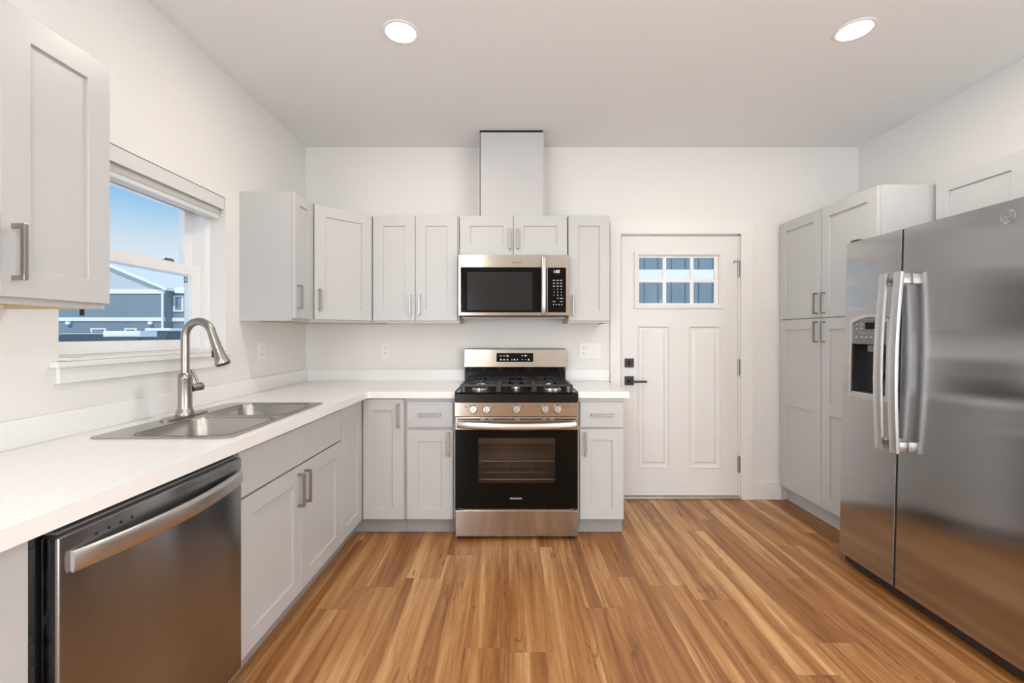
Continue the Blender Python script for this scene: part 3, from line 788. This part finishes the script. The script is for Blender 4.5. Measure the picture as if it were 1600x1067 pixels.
obj('oven_cavity', bm, enamel_m, t, label='brownish enamelled oven interior')
for z in (0.36, 0.475):
    bm = bmesh.new()
    for k in range(25): rod(bm, (-0.285 + k * 0.02375, 0.06, z), (-0.285 + k * 0.02375, 0.48, z), 0.0018, 5)
    for y in (0.058, 0.20, 0.34, 0.482): rod(bm, (-0.298, y, z - 0.003), (0.298, y, z - 0.003), 0.0032, 6)
    obj('oven_rack', bm, hs_m, t)
# oven door
WX0, WX1, WZa, WZb = -0.236, 0.240, 0.350, 0.632
bm = plate([(-w, 0.196), (w, 0.196), (w, 0.682), (-w, 0.682)], [rrect(WX0, WX1, WZa, WZb, 0.008, 3)], 0.0, 0.016, XZ)
od = obj('oven_door', bm, bglass_m, t, label='black glass oven door')
obj('oven_window', rbox(WX0 - 0.0, WX1 + 0.0, 0.006, 0.009, WZa, WZb), ovenglass_m, od, label='tinted see-through pane')
bm = rbox(-w, w, -0.004, 0.018, 0.683, 0.762, 0.003)
slots = []
tr_ = obj('door_trim', bm, steel_m, od, label='stainless top rail of the oven door')
bm = bmesh.new()
for a, b in ((-0.365, -0.225), (-0.195, -0.175), (-0.145, -0.01), (0.02, 0.155), (0.185, 0.205), (0.235, 0.365)):
    box(bm, a, b, -0.0046, -0.0042, 0.746, 0.7515)
obj('vent_slots', bm, gap_m, od)
path = []
for i in range(25):
    s = i / 24; path.append((-0.362 + 0.724 * s, -0.034 - 0.026 * math.sin(math.pi * s) ** 0.6, 0.721 - 0.007 * math.sin(math.pi * s)))
sec = [(0.010 * math.copysign(abs(math.cos(a)) ** 0.8, math.cos(a)), 0.0205 * math.copysign(abs(math.sin(a)) ** 0.8, math.sin(a))) for a in [2 * math.pi * i / 20 for i in range(20)]]
bm = sweep(path, sec, (0, 0, 1)); box(bm, -0.360, -0.340, -0.036, -0.0045, 0.708, 0.734, 0.002); box(bm, 0.340, 0.360, -0.036, -0.0045, 0.708, 0.734, 0.002)
obj('handle', bm, hs_m, od, smooth=True)
lt = text_bm('FRIGIDAIRE', 0.0145); bmesh.ops.translate(lt, verts=lt.verts, vec=(-0.003, -0.0006, 0.258)); obj('brand_lettering', lt, white_m, od, label='small pale brand lettering')
bm = rbox(-w, w, -0.004, 0.019, 0.024, 0.186, 0.004); box(bm, -0.33, 0.33, 0.0, 0.018, 0.1865, 0.191)
obj('drawer', bm, steel_m, t, label='stainless storage drawer front')
for x in (-0.35, 0.35):
    for y in (0.04, 0.6): obj('foot', rod(bmesh.new(), (x, y, 0.0), (x, y, 0.0295), 0.018, 12), bplas_m, t)
# control panel and knobs
bm = bmesh.new()
pr = [(-0.004, 0.768), (0.019, 0.768), (0.019, 0.852), (-0.003, 0.852)]
bm = prism(pr, -w, w, lambda u, v, d: (d, u, v))
obj('control_panel', bm, steel_m, t, label='stainless knob panel')
for x, ang in ((-0.266, 0), (-0.184, 0), (0.0, 0), (0.176, 0), (0.254, 0)):
    T = Matrix.Translation((x, 0.0005, 0.812)) @ Matrix.Rotation(R(85), 4, 'X')
    bm = lathe([(0.0, 0.003), (0.027, 0.003), (0.027, 0.008), (0.0245, 0.010), (0.0235, 0.030), (0.021, 0.034), (0.0, 0.034)], 24, T)
    k_ = obj('knob', bm, knob_m, t, smooth=True)
    bm = rbox(-0.0065, 0.0065, -0.0235, 0.0235, 0.0342, 0.043, 0.003); bmesh.ops.transform(bm, matrix=T, verts=bm.verts)
    obj('knob_grip', bm, knob_m, k_)
for x in (-0.312, -0.140, 0.040, 0.122, 0.142, 0.296, 0.318):
    bm = rbox(x - 0.007, x + 0.0055, -0.0046, -0.0043, 0.8235, 0.8250)
    for k in range(3): box(bm, x - 0.007 + k * 0.005, x - 0.0045 + k * 0.005, -0.0046, -0.0043, 0.8245, 0.8295)
    obj('burner_mark', bm, dprint_m, t)
# cooktop
bm = prism([(-0.012, 0.8525), (0.645, 0.8525), (0.645, 0.906), (0.62, 0.912), (0.02, 0.912), (-0.010, 0.903)], -0.382, 0.382, lambda u, v, d: (d, u, v))
bmesh.ops.bevel(bm, geom=[e for e in bm.edges if abs(abs(e.verts[0].co.x) - 0.382) < 1e-5 and abs(e.verts[0].co.x - e.verts[1].co.x) < 1e-5], offset=0.006, segments=2, affect='EDGES')
obj('cooktop', bm, black_m, t, label='black enamel cooktop')
for x, y, r in ((-0.235, 0.165, 0.046), (-0.235, 0.45, 0.036), (0.235, 0.165, 0.050), (0.235, 0.45, 0.032)):
    bm = lathe([(0.0, 0.9125), (r * 1.2, 0.9125), (r * 1.1, 0.922), (r, 0.926), (0, 0.926)], 24, Matrix.Translation((x, y, 0)))
    b_ = obj('burner', bm, hs_m, t, smooth=True)
    bm = lathe([(0.0, 0.9262), (r * 0.92, 0.9262), (r * 0.92, 0.932), (r * 0.8, 0.935), (0, 0.935)], 24, Matrix.Translation((x, y, 0)))
    obj('burner_cap', bm, iron_m, b_, smooth=True)
bm = prism(rrect(-0.032, 0.032, 0.20, 0.42, 0.032), 0.9125, 0.925, XY); b_ = obj('burner', bm, hs_m, t, smooth=True)
obj('burner_cap', prism(rrect(-0.028, 0.028, 0.205, 0.415, 0.028), 0.9252, 0.934, XY), iron_m, b_, smooth=True)
def grate(x0, x1, cen):
    bm = bmesh.new(); z = 0.952; s = 0.013
    ya, yb = 0.045, 0.585
    for y in (ya, yb): bar(bm, (x0, y, z), (x1, y, z), s, s)
    for x in (x0, x1): bar(bm, (x, ya, z), (x, yb, z), s, s)
    bar(bm, (x0, (ya + yb) / 2, z), (x1, (ya + yb) / 2, z), s, s)
    xm = (x0 + x1) / 2
    if not cen:
        for yc in (0.165, 0.45):
            for dx, dy in ((1, 0), (-1, 0), (0, 1), (0, -1)):
                ex = (x1 if dx > 0 else x0) if dx else xm
                ey = yc + dy * 0.125 if dy else yc
                bar(bm, (xm + dx * 0.028, yc + dy * 0.028, z + 0.002), (ex, ey, z + 0.002), s * 0.85, s)
            for dx, dy in ((1, 1), (1, -1), (-1, 1), (-1, -1)):
                bar(bm, (xm + dx * 0.05, yc + dy * 0.05, z + 0.001), (xm + dx * 0.112, yc + dy * 0.108, z + 0.001), s * 0.8, s * 0.9)
    else:
        for y in (0.11, 0.18, 0.25, 0.38, 0.45, 0.52): bar(bm, (x0, y, z), (x0 + 0.055, y, z + 0.002), s * 0.85, s); bar(bm, (x1, y, z), (x1 - 0.055, y, z + 0.002), s * 0.85, s)
        bar(bm, (xm, ya, z), (xm, 0.16, z), s, s); bar(bm, (xm, yb, z), (xm, 0.47, z), s, s)
    for x in (x0, x1):
        for y in (ya, (ya + yb) / 2, yb): box(bm, x - 0.009, x + 0.009, y - 0.009, y + 0.009, 0.9125, 0.958, 0.002, 1)
    return obj('grate', bm, iron_m, t)
grate(-0.345, -0.118, False); grate(-0.104, 0.104, True); grate(0.118, 0.345, False)
# backguard
bm = prism([(0.600, 0.9125), (0.655, 0.9125), (0.655, 1.160), (0.612, 1.160), (0.604, 1.000), (0.600, 0.99)], -w, w, lambda u, v, d: (d, u, v))
bg = obj('backguard', bm, black_m, t, label='black rear riser with a stainless face')
bm = prism([(0.575, 1.030), (0.5835, 1.024), (0.6115, 1.1605), (0.600, 1.166), (0.594, 1.160)], -w - 0.001, w + 0.001, lambda u, v, d: (d, u, v))
bm2 = prism([(0.575, 1.0298), (0.5835, 1.0235), (0.6025, 0.999), (0.598, 0.995)], -w - 0.001, w + 0.001, lambda u, v, d: (d, u, v)); merge(bm, bm2)
obj('backguard_face', bm, steel_m, bg, label='stainless control face')
tl = math.atan2(0.594 - 0.575, 1.160 - 1.030)
def face_pt(z): return 0.575 + (z - 1.030) * (0.594 - 0.575) / (1.160 - 1.030)
dsp = obj('display_panel', rbox(-0.138, 0.138, -0.0012, -0.0002, -0.033, 0.033), bglass_m, bg, (-0.002, face_pt(1.100), 1.100), (-tl, 0, 0), label='black touch display')
for x, z, a, b in ((-0.105, 0.012, 0.008, 0.002), (-0.080, 0.012, 0.008, 0.002), (-0.054, 0.012, 0.008, 0.006), (0.055, 0.014, 0.005, 0.003), (0.080, 0.014, 0.011, 0.004),
                   (-0.104, -0.016, 0.008, 0.005), (-0.080, -0.016, 0.007, 0.005), (-0.055, -0.016, 0.007, 0.005), (-0.022, -0.016, 0.003, 0.004), (-0.002, -0.016, 0.008, 0.005), (0.020, -0.016, 0.004, 0.004), (0.056, -0.016, 0.004, 0.003), (0.080, -0.016, 0.003, 0.002), (0.104, -0.016, 0.007, 0.006)):
    bm = rbox(x - a, x + a, -0.0018, -0.0013, z - b, z - b * 0.2); box(bm, x - a * 0.7, x + a * 0.5, -0.0018, -0.0013, z - b * 0.3, z + b)
    obj('touch_mark', bm, white_m, dsp)

# ================================================================== MICROWAVE
MY = 3.045
t = thing('microwave', 'stainless over-the-range microwave with a black window', 'microwave', (0.0345, MY, 1.394))
mh = 1.8205 - 1.394 - 0.003
obj('body', rbox(-0.378, 0.378, 0.022, YB - MY - 0.002, 0.012, mh), gplas_m, t)
bm = rbox(-0.378, 0.378, 0.03, 0.36, 0.0, 0.0118)
obj('vent_underside', bm, bplas_m, t)
bm = rbox(-0.36, 0.36, 0.05, 0.22, -0.008, -0.0005, 0.003); obj('underside_light_cover', bm, hs_m, t)
SX = 0.228
bm = plate([(-0.378, 0.010), (SX - 0.001, 0.010), (SX - 0.001, mh), (-0.378, mh)], [[(-0.363, 0.030), (SX - 0.050, 0.030), (SX - 0.050, mh - 0.085), (-0.363, mh - 0.085)]], 0.0, 0.021, XZ)
md = obj('door', bm, steel_m, t, label='stainless framed door')
bm = rbox(-0.363, SX - 0.0015, -0.0008, -0.0002, 0.030, mh - 0.085); bm.free()
bm = rbox(-0.3635, SX - 0.002, -0.0012, -0.0001, 0.0295, mh - 0.0845)
g_ = obj('door_glass', bm, bglass_m, md, label='black door glass')
obj('window_mesh', rbox(-0.318, SX - 0.10, -0.0018, -0.0013, 0.045, mh - 0.118), principled('screen_mesh', (0.022, 0.023, 0.024), 0.16, IOR=1.25), g_, label='slightly greyer screened viewing area')
path = []
for i in range(19):
    s = i / 18; path.append((SX - 0.026, -0.020 - 0.022 * math.sin(math.pi * s) ** 0.6, 0.020 + (mh - 0.040) * s))
bm = sweep(path, [(0.017 * math.cos(a), 0.010 * math.sin(a)) for a in [2 * math.pi * i / 18 for i in range(18)]], (0, -1, 0))
rod(bm, (SX - 0.026, -0.020, 0.034), (SX - 0.026, -0.0013, 0.034), 0.009, 12); rod(bm, (SX - 0.026, -0.020, mh - 0.034), (SX - 0.026, -0.0013, mh - 0.034), 0.009, 12)
obj('handle', bm, hs_m, md, smooth=True)
bm = plate([(SX + 0.0005, 0.010), (0.378, 0.010), (0.378, mh), (SX + 0.0005, mh)], [], 0.0, 0.021, XZ)
mc = obj('control_panel', bm, steel_m, t, label='stainless control panel surround')
cp = obj('keypad', rbox(SX + 0.004, 0.357, -0.0012, -0.0001, 0.030, mh - 0.087), bglass_m, mc, label='black touch keypad')
lt = text_bm('1:03', 0.027); bmesh.ops.translate(lt, verts=lt.verts, vec=(0.292, -0.0018, mh - 0.115)); obj('clock_digits', lt, led_m, cp)
bm = bmesh.new()
rows = [mh - 0.175, mh - 0.195, mh - 0.215]
for z in rows:
    for x in (0.275, 0.300, 0.324): box(bm, x - 0.008, x + 0.007, -0.0018, -0.0013, z - 0.0012, z + 0.0025)
for r_, z in enumerate((mh - 0.235, mh - 0.256, mh - 0.276, mh - 0.297)):
    for c_, x in enumerate((0.275, 0.300, 0.324)):
        s = '123456789'[r_ * 3 + c_] if r_ < 3 else ('', '0', '')[c_]
        if s:
            l2 = text_bm(s, 0.013); bmesh.ops.translate(l2, verts=l2.verts, vec=(x, -0.0016, z)); merge(bm, l2)
box(bm, 0.314, 0.338, -0.0018, -0.0013, mh - 0.300, mh - 0.2965)
for x in (0.275, 0.326): box(bm, x - 0.010, x + 0.009, -0.0018, -0.0013, mh - 0.3215, mh - 0.3185)
for x in (0.272, 0.291, 0.309, 0.328): box(bm, x - 0.003, x + 0.003, -0.0018, -0.0013, mh - 0.343, mh - 0.338)
obj('key_print', bm, white_m, cp)
lt = text_bm('FRIGIDAIRE', 0.0145); bmesh.ops.translate(lt, verts=lt.verts, vec=(0.022, -0.0006, mh - 0.0525)); obj('brand_lettering', lt, dprint_m, md, label='small dark brand lettering')

# ================================================================== REFRIGERATOR
t = thing('refrigerator', 'stainless side-by-side refrigerator with an ice and water dispenser', 'refrigerator', (1.840, 2.482, 0.018), R(-90), rx=R(-1.5))
FWd, FT, FB = 0.908, 1.762, 0.048
SP = 0.353
obj('cabinet', rbox(0.004, FWd - 0.004, 0.078, 0.72, 0.018, 1.745), principled('fridge_side', (0.10, 0.10, 0.105), 0.4), t, label='dark grey cabinet behind the doors')
obj('base_grille', rbox(0.01, FWd - 0.01, 0.03, 0.0775, 0.004, 0.045), bplas_m, t, label='black base grille')
DPX0, DPX1, DPZ0, DPZ1 = 0.064, 0.292, 0.935, 1.352
def arch(x0, x1, z0, z1, rise, n=10):
    pts = [(x0, z0), (x1, z0), (x1, z1 - rise)]
    for i in range(1, n): s = i / n; pts.append((x1 + (x0 - x1) * s, z1 - rise + rise * math.sin(math.pi * s)))
    return pts + [(x0, z1 - rise)]
bm = plate([(0, FB), (SP - 0.006, FB), (SP - 0.006, FT), (0, FT)], [arch(DPX0, DPX1, DPZ0, DPZ1, 0.03)], 0.0, 0.075, XZ)
fe = [e for e in bm.edges if all(abs(v.co.y) < 1e-6 for v in e.verts) and len(e.link_faces) == 2 and e.calc_face_angle(0) > 0.5 and any(v.co.x < 1e-4 or v.co.x > SP - 0.0062 or v.co.z > FT - 1e-4 or v.co.z < FB + 1e-4 for v in e.verts) and all(v.co.x < DPX0 - 0.01 or v.co.x > DPX1 + 0.01 for v in e.verts)]
bmesh.ops.bevel(bm, geom=fe, offset=0.0025, segments=2, affect='EDGES')
fz = obj('freezer_door', bm, steelv_m, t, label='narrow left door with the dispenser')
fd = obj('refrigerator_door', rbox(SP + 0.006, FWd, 0.0, 0.075, FB, FT, 0.0025, 2), steelv_m, t, label='wide right door')
bm = rbox(0.012, FWd - 0.012, 0.0755, 0.0775, FB + 0.01, FT - 0.01); box(bm, SP - 0.0058, SP + 0.0058, 0.003, 0.0754, FB + 0.004, FT - 0.004)  # rear seal, plus a black strip that darkens the door gap like shade
obj('door_gasket', bm, gap_m, t, label='black seal in the gap between the doors')
bm = rbox(0.01, 0.06, 0.012, 0.12, FT + 0.0005, FT + 0.014, 0.004); obj('hinge_cover', bm, bplas_m, t)
# dispenser
bm = plate(arch(DPX0 - 0.012, DPX1 + 0.012, DPZ0 - 0.014, DPZ1 + 0.01, 0.032), [arch(DPX0 + 0.004, DPX1 - 0.004, DPZ0 + 0.004, DPZ1 - 0.006, 0.03)], -0.010, -0.0003, XZ)
dz_ = obj('dispenser', bm, hs_m, fz, label='chrome-rimmed ice and water dispenser')
bm = plate(arch(DPX0 + 0.001, DPX1 - 0.001, 1.205, DPZ1 - 0.002, 0.029), [], -0.004, 0.060, XZ)
box(bm, DPX0 + 0.09, DPX1 - 0.06, 0.004, 0.055, 1.165, 1.2045, 0.006)
obj('dispenser_controls', bm, gplas_m, dz_, label='grey control panel with a small screen')
bm = rbox(DPX0 + 0.085, DPX0 + 0.150, -0.0052, -0.0043, 1.283, 1.318); obj('dispenser_screen', bm, bglass_m, dz_)
bm = bmesh.new()
for x in (0.03, 0.065, 0.170): box(bm, DPX0 + x - 0.005, DPX0 + x + 0.005, -0.0050, -0.0043, 1.306, 1.314); box(bm, DPX0 + x - 0.005, DPX0 + x + 0.005, -0.0050, -0.0043, 1.284, 1.291)
for x in (0.03, 0.065, 0.095, 0.125, 0.160): box(bm, DPX0 + x - 0.008, DPX0 + x + 0.007, -0.0050, -0.0043, 1.238, 1.245)
merge(bm, plate([(DPX0 + 0.052, 1.262), (DPX0 + 0.186, 1.262), (DPX0 + 0.186, 1.335), (DPX0 + 0.052, 1.335)], [[(DPX0 + 0.0535, 1.2635), (DPX0 + 0.1845, 1.2635), (DPX0 + 0.1845, 1.3335), (DPX0 + 0.0535, 1.3335)]], -0.0048, -0.0043, XZ))
obj('dispenser_marks', bm, principled('pale_print', (0.5, 0.5, 0.5), 0.5), dz_)
bm = rbox(DPX0 + 0.001, DPX1 - 0.001, 0.069, 0.074, DPZ0 + 0.001, 1.204)
box(bm, DPX0 + 0.001, DPX0 + 0.005, 0.001, 0.0685, DPZ0 + 0.001, 1.204); box(bm, DPX1 - 0.005, DPX1 - 0.001, 0.001, 0.0685, DPZ0 + 0.001, 1.204)
obj('dispenser_recess', bm, principled('recess_plastic', (0.022, 0.022, 0.024), 0.25), dz_, label='black glossy recess')
bm = rbox(DPX0 + 0.0055, DPX1 - 0.0055, -0.008, 0.068, DPZ0 + 0.002, DPZ0 + 0.016, 0.003); obj('drip_tray', bm, hs_m, dz_)
bm = sweep([(DPX0 + 0.118, 0.045, 1.16), (DPX0 + 0.118, 0.050, 1.08), (DPX0 + 0.118, 0.040, 1.02)], [(-0.03, -0.004), (0.03, -0.004), (0.03, 0.004), (-0.03, 0.004)], (0, 1, 0)); obj('dispenser_paddle', bm, gplas_m, dz_)
# handles
def fridge_handle(x, parent):
    path = []
    z0, z1 = 0.700, 1.548
    for i in range(29):
        s = i / 28; path.append((x, -0.050 - 0.018 * math.sin(math.pi * s), z0 + (z1 - z0) * s))
    sec = rrect(-0.021, 0.021, -0.009, 0.009, 0.004, 2)
    bm = sweep(path, sec, (0, -1, 0))
    for z in (z0 + 0.004, z1 - 0.055): box(bm, x - 0.013, x + 0.013, -0.052, -0.0005, z, z + 0.050, 0.004)
    return obj('handle', bm, nickelf_m, parent, smooth=True)
fridge_handle(SP - 0.040, fz); fridge_handle(SP + 0.044, fd)
# round monogram badge
bx, bz = 0.805, 1.700
bm = bmesh.new()
def ring_arc(r, a0, a1, cx=0.0, cz=0.0, n=24, rad=0.0007):
    pts = [(bx + cx + r * math.cos(R(a0 + (a1 - a0) * i / n)), -0.0018, bz + cz + r * math.sin(R(a0 + (a1 - a0) * i / n))) for i in range(n + 1)]
    merge(bm, sweep(pts, circ(rad, 6), (0, 1, 0)))
ring_arc(0.0255, 0, 360, n=40)
for k in range(4):
    ring_arc(0.0205, 90 * k + 8, 90 * k + 76); 
    a = R(90 * k + 80); ring_arc(0.004, 90 * k + 80, 90 * k + 330, 0.0172 * math.cos(a), 0.0172 * math.sin(a), 12)
lt = text_bm('GE', 0.019); bmesh.ops.translate(lt, verts=lt.verts, vec=(bx, -0.0018, bz)); merge(bm, lt)
obj('brand_badge', bm, principled('badge_chrome', (0.7, 0.7, 0.68), 0.3, 1.0), fd, label='small round monogram badge')

# ================================================================== OUTLETS, LIGHTS
def outlet_faces(parent, x, two=True):
    bm = bmesh.new()
    for z in (-0.021, 0.021): merge(bm, prism(rrect(x - 0.0165, x + 0.0165, z - 0.014, z + 0.014, 0.008, 4), -0.0078, -0.0055, XZ))
    r = obj('receptacle', bm, wplas_m, parent)
    bm = bmesh.new()
    for z in (-0.021, 0.021):
        box(bm, x - 0.0075, x - 0.0050, -0.0084, -0.0079, z - 0.003, z + 0.007); box(bm, x + 0.0050, x + 0.0075, -0.0084, -0.0079, z - 0.002, z + 0.006)
        box(bm, x - 0.002, x + 0.002, -0.0084, -0.0079, z - 0.010, z - 0.006)
    obj('slots', bm, gap_m, r)
def wall_plate(name, label, cat, loc, rz, width, kinds):
    t = thing(name, label, cat, loc, rz)
    obj('cover_plate', rbox(-width / 2, width / 2, -0.0054, -0.0004, -0.060, 0.060, 0.002), wplas_m, t)
    n = len(kinds)
    for i, k in enumerate(kinds):
        x = (i - (n - 1) / 2) * 0.046
        if k == 'o': outlet_faces(t, x)
        else: obj('rocker_switch', rbox(x - 0.0165, x + 0.0165, -0.0085, -0.0056, -0.033, 0.033, 0.0015), wplas_m, t)
wall_plate('outlet', 'white wall outlet under the narrow cabinet on the left wall', 'outlet', (XL, 2.818, 1.166), R(90), 0.072, 'o')
wall_plate('outlet', 'white wall outlet on the back wall left of the range', 'outlet', (-0.953, YB, 1.146), 0, 0.072, 'o')
wall_plate('switch_plate', 'white plate with an outlet and two rocker switches beside the entry door', 'switch', (0.628, YB, 1.147), 0, 0.170, 'oss')

def can(x, y, label):
    t = thing('recessed_light', label, 'ceiling light', (x, y, H), 0, 'recessed ceiling lights')
    obj('trim_ring', lathe([(0.070, -0.0045), (0.076, -0.006), (0.085, -0.0035), (0.087, -0.0003), (0.070, -0.0003)], 40), wplas_m, t, smooth=True)
    obj('lens', lathe([(0.0, -0.0055), (0.04, -0.005), (0.0695, -0.0035), (0.0695, -0.0006), (0, -0.0006)], 40), can_m, t, smooth=True, label='glowing warm white lens')
can(-0.517, 2.128, 'lit round recessed ceiling light left of the duct cover')
can(1.643, 2.114, 'lit round recessed ceiling light on the refrigerator side')
can(-0.517, -0.2, 'lit round ceiling light behind the viewer, above the worktop aisle')  # this and the next three: unseen, added for soft warm fill
can(1.643, -0.2, 'lit round ceiling light behind the viewer, on the refrigerator side')
can(-0.517, -2.4, 'lit round ceiling light at the rear windows, left of centre')
can(1.643, -2.4, 'lit round ceiling light at the rear windows, right of centre')

# ================================================================== OUTSIDE
GZ = -0.35
struct(obj('ground', rbox(-90, 60, -20, 90, GZ - 0.2, GZ), snow_m))
# grey gabled house across the lot
HY = 42.0
t = thing('house', 'slate-grey gabled house across the snowy lot, outside the sink window', 'house', (-40, HY, GZ))
def hpart(name, bm, m, **k):
    bmesh.ops.translate(bm, verts=bm.verts, vec=-Vector(t.location)); return obj(name, bm, m, t, **k)
hx0, hx1 = -50.0, -32.45
hpart('wall', rbox(hx0, hx1, HY, HY + 12, GZ, 5.4), siding_m)
apx, apz = -41.0, 9.1
hpart('gable', prism([(hx0, 5.4), (hx1, 5.4), (hx1, 5.5), (apx, apz), (hx0, 5.5)], HY, HY + 12, XZ), gable_m, label='paler grey gable')
bm = prism([(apx, apz), (hx1 + 0.5, 5.35), (hx1 + 0.5, 5.60), (apx, apz + 0.28), (hx0 - 0.5, 5.60), (hx0 - 0.5, 5.35)], HY - 0.5, HY + 12.3, XZ)
hpart('roof', bm, snow_m, label='snow-covered roof')
hpart('wing_wall', rbox(hx1 + 0.001, hx1 + 7, HY + 1.0, HY + 11, GZ, 5.2), siding_m)
hpart('wing_roof', rbox(hx1 + 0.51, hx1 + 7.3, HY + 0.5, HY + 11.3, 5.2, 5.75), snow_m)
hpart('trim_band', rbox(hx0, hx1, HY - 0.12, HY - 0.001, 5.1, 5.5), exttrim_m)
hpart('trim_band', rbox(hx0, hx1, HY - 0.12, HY - 0.001, 2.50, 2.85), exttrim_m)
hpart('trim_band', rbox(hx1 + 0.002, hx1 + 7, HY + 0.88, HY + 0.999, 2.50, 2.85), exttrim_m)
hpart('downspout', rbox(hx1 - 0.16, hx1 - 0.0, HY - 0.26, HY - 0.121, GZ, 5.3), exttrim_m)
def hwin(x0, x1, z0, z1, y):
    f = hpart('window', plate([(x0, z0), (x1, z0), (x1, z1), (x0, z1)], [[(x0 + 0.16, z0 + 0.14), (x1 - 0.16, z0 + 0.14), (x1 - 0.16, z1 - 0.14), (x0 + 0.16, z1 - 0.14)]], y - 0.12, y - 0.001, XZ), exttrim_m)
    p = rbox(x0 + 0.16, x1 - 0.16, y - 0.06, y - 0.03, z0 + 0.14, z1 - 0.14); bmesh.ops.translate(p, verts=p.verts, vec=-Vector(t.location))
    obj('pane', p, principled('far_glass', (0.25, 0.32, 0.36), 0.15), f)
hwin(-32.36, -31.40, 3.45, 5.0, HY + 1.0)
hwin(-39.4, -37.95, 1.05, 1.85, HY); hwin(-36.2, -35.05, 1.1, 1.85, HY)
hpart('wall_lamp', rbox(-41.6, -41.2, HY - 0.3, HY - 0.121, 2.2, 2.45), exttrim_m); hpart('wall_lamp', rbox(-33.85, -33.5, HY - 0.3, HY - 0.121, 2.2, 2.45), exttrim_m)
# low fence by the house
t = thing('fence', 'low pale fence in front of the grey house', 'fence', (-37, HY - 3, GZ))
bm = rbox(-5.5, 3.4, 0, 0.06, 0.0, 1.45); obj('rails', bm, fence_m, t)
for k in range(7): obj('post', rbox(-5.3 + 1.4 * k - 0.06, -5.3 + 1.4 * k + 0.06, -0.1, -0.001, 0, 1.85 if 1 < k < 6 else 1.5), siding_m, t)

def car(label, x, y, rz, L, Wd, Hh, snow, tall=False):
    t = thing('car', label, 'car', (x, y, GZ), rz, 'snow-covered parked cars')
    hl = L / 2; hb = Hh * 0.58
    prof = [(-hl, 0.30), (hl, 0.30), (hl, hb * 0.9), (hl * 0.96, hb), (-hl * 0.97, hb), (-hl, hb * 0.85)]
    bm = prism(prof, -Wd / 2, Wd / 2, lambda u, v, d: (u, d, v)); bmesh.ops.bevel(bm, geom=list(bm.edges), offset=0.05, segments=2, affect='EDGES')
    obj('body', bm, car_m, t, smooth=True)
    c0, c1, r0, r1 = (-hl * 0.93, hl * 0.42, -hl * 0.82, hl * 0.12) if tall else (-hl * 0.75, hl * 0.42, -hl * 0.45, hl * 0.10)
    bm = bmesh.new()
    b_ = [bm.verts.new(p) for p in ((c0, -Wd * 0.46, hb + 0.002), (c1, -Wd * 0.46, hb + 0.002), (c1, Wd * 0.46, hb + 0.002), (c0, Wd * 0.46, hb + 0.002))]
    u_ = [bm.verts.new(p) for p in ((r0, -Wd * 0.38, Hh), (r1, -Wd * 0.38, Hh), (r1, Wd * 0.38, Hh), (r0, Wd * 0.38, Hh))]
    bm.faces.new(b_); bm.faces.new(u_)
    for i in range(4): bm.faces.new((b_[i], b_[(i + 1) % 4], u_[(i + 1) % 4], u_[i]))
    bmesh.ops.recalc_face_normals(bm, faces=bm.faces)
    bmesh.ops.bevel(bm, geom=list(bm.edges), offset=0.04, segments=2, affect='EDGES')
    obj('greenhouse', bm, carg_m, t, smooth=True, label='dark windows')
    obj('roof_snow', rbox(r0 - 0.02, r1 + 0.02, -Wd * 0.385, Wd * 0.385, Hh + 0.001, Hh + snow, 0.03, 3), snow_m, t, smooth=True)
    bm = rbox(c1 + 0.02, hl * 0.95, -Wd * 0.47, Wd * 0.47, hb + 0.002, hb + snow * 1.1, 0.04, 3)
    obj('hood_snow', bm, snow_m, t, smooth=True)
    for sx in (-hl * 0.62, hl * 0.62):
        for sy in (-1, 1):
            bm = lathe([(0, -0.1), (0.3, -0.1), (0.33, -0.07), (0.33, 0.07), (0.3, 0.1), (0, 0.1)], 18, Matrix.Translation((sx, sy * (Wd / 2 + 0.101), 0.33)) @ Matrix.Rotation(R(90), 4, 'X'))
            obj('wheel', bm, tire_m, t, smooth=True)
car('snow-capped car facing the kitchen, just behind the faucet arch', -20.15, 25.8, R(-90), 4.6, 1.9, 1.80, 0.17, True)
car('low car buried in smooth white snow, left of the snow-capped car', -16.9, 19.6, R(-80), 4.4, 1.85, 1.50, 0.26)
car('dark car at the far left of the window, partly snowed over', -30.5, 31.0, R(-150), 4.8, 1.9, 1.62, 0.05, True)

# neighbour's wall seen through the door panes
t = thing('neighbour_house', 'slate-blue board-and-batten house wall seen through the door panes', 'house', (3.0, 8.0, GZ))
obj('wall', rbox(-4, 5.5, 0, 5, 0, 5.4), siding_m, t)
bm = bmesh.new()
for k in range(39): box(bm, -4 + 0.245 * k, -4 + 0.245 * k + 0.012, -0.012, -0.0005, 0, 5.4)
obj('battens', bm, principled('batten', (0.11, 0.15, 0.18), 0.7), t)
obj('trim_band', rbox(-4, 5.5, -0.05, -0.0125, 2.262 - GZ, 2.43 - GZ), exttrim_m, t)
obj('roof', prism([(-4.4, 5.4), (5.9, 5.4), (5.9, 5.6), (0.75, 8.0), (-4.4, 5.6)], -0.4, 5.4, XZ), snow_m, t)
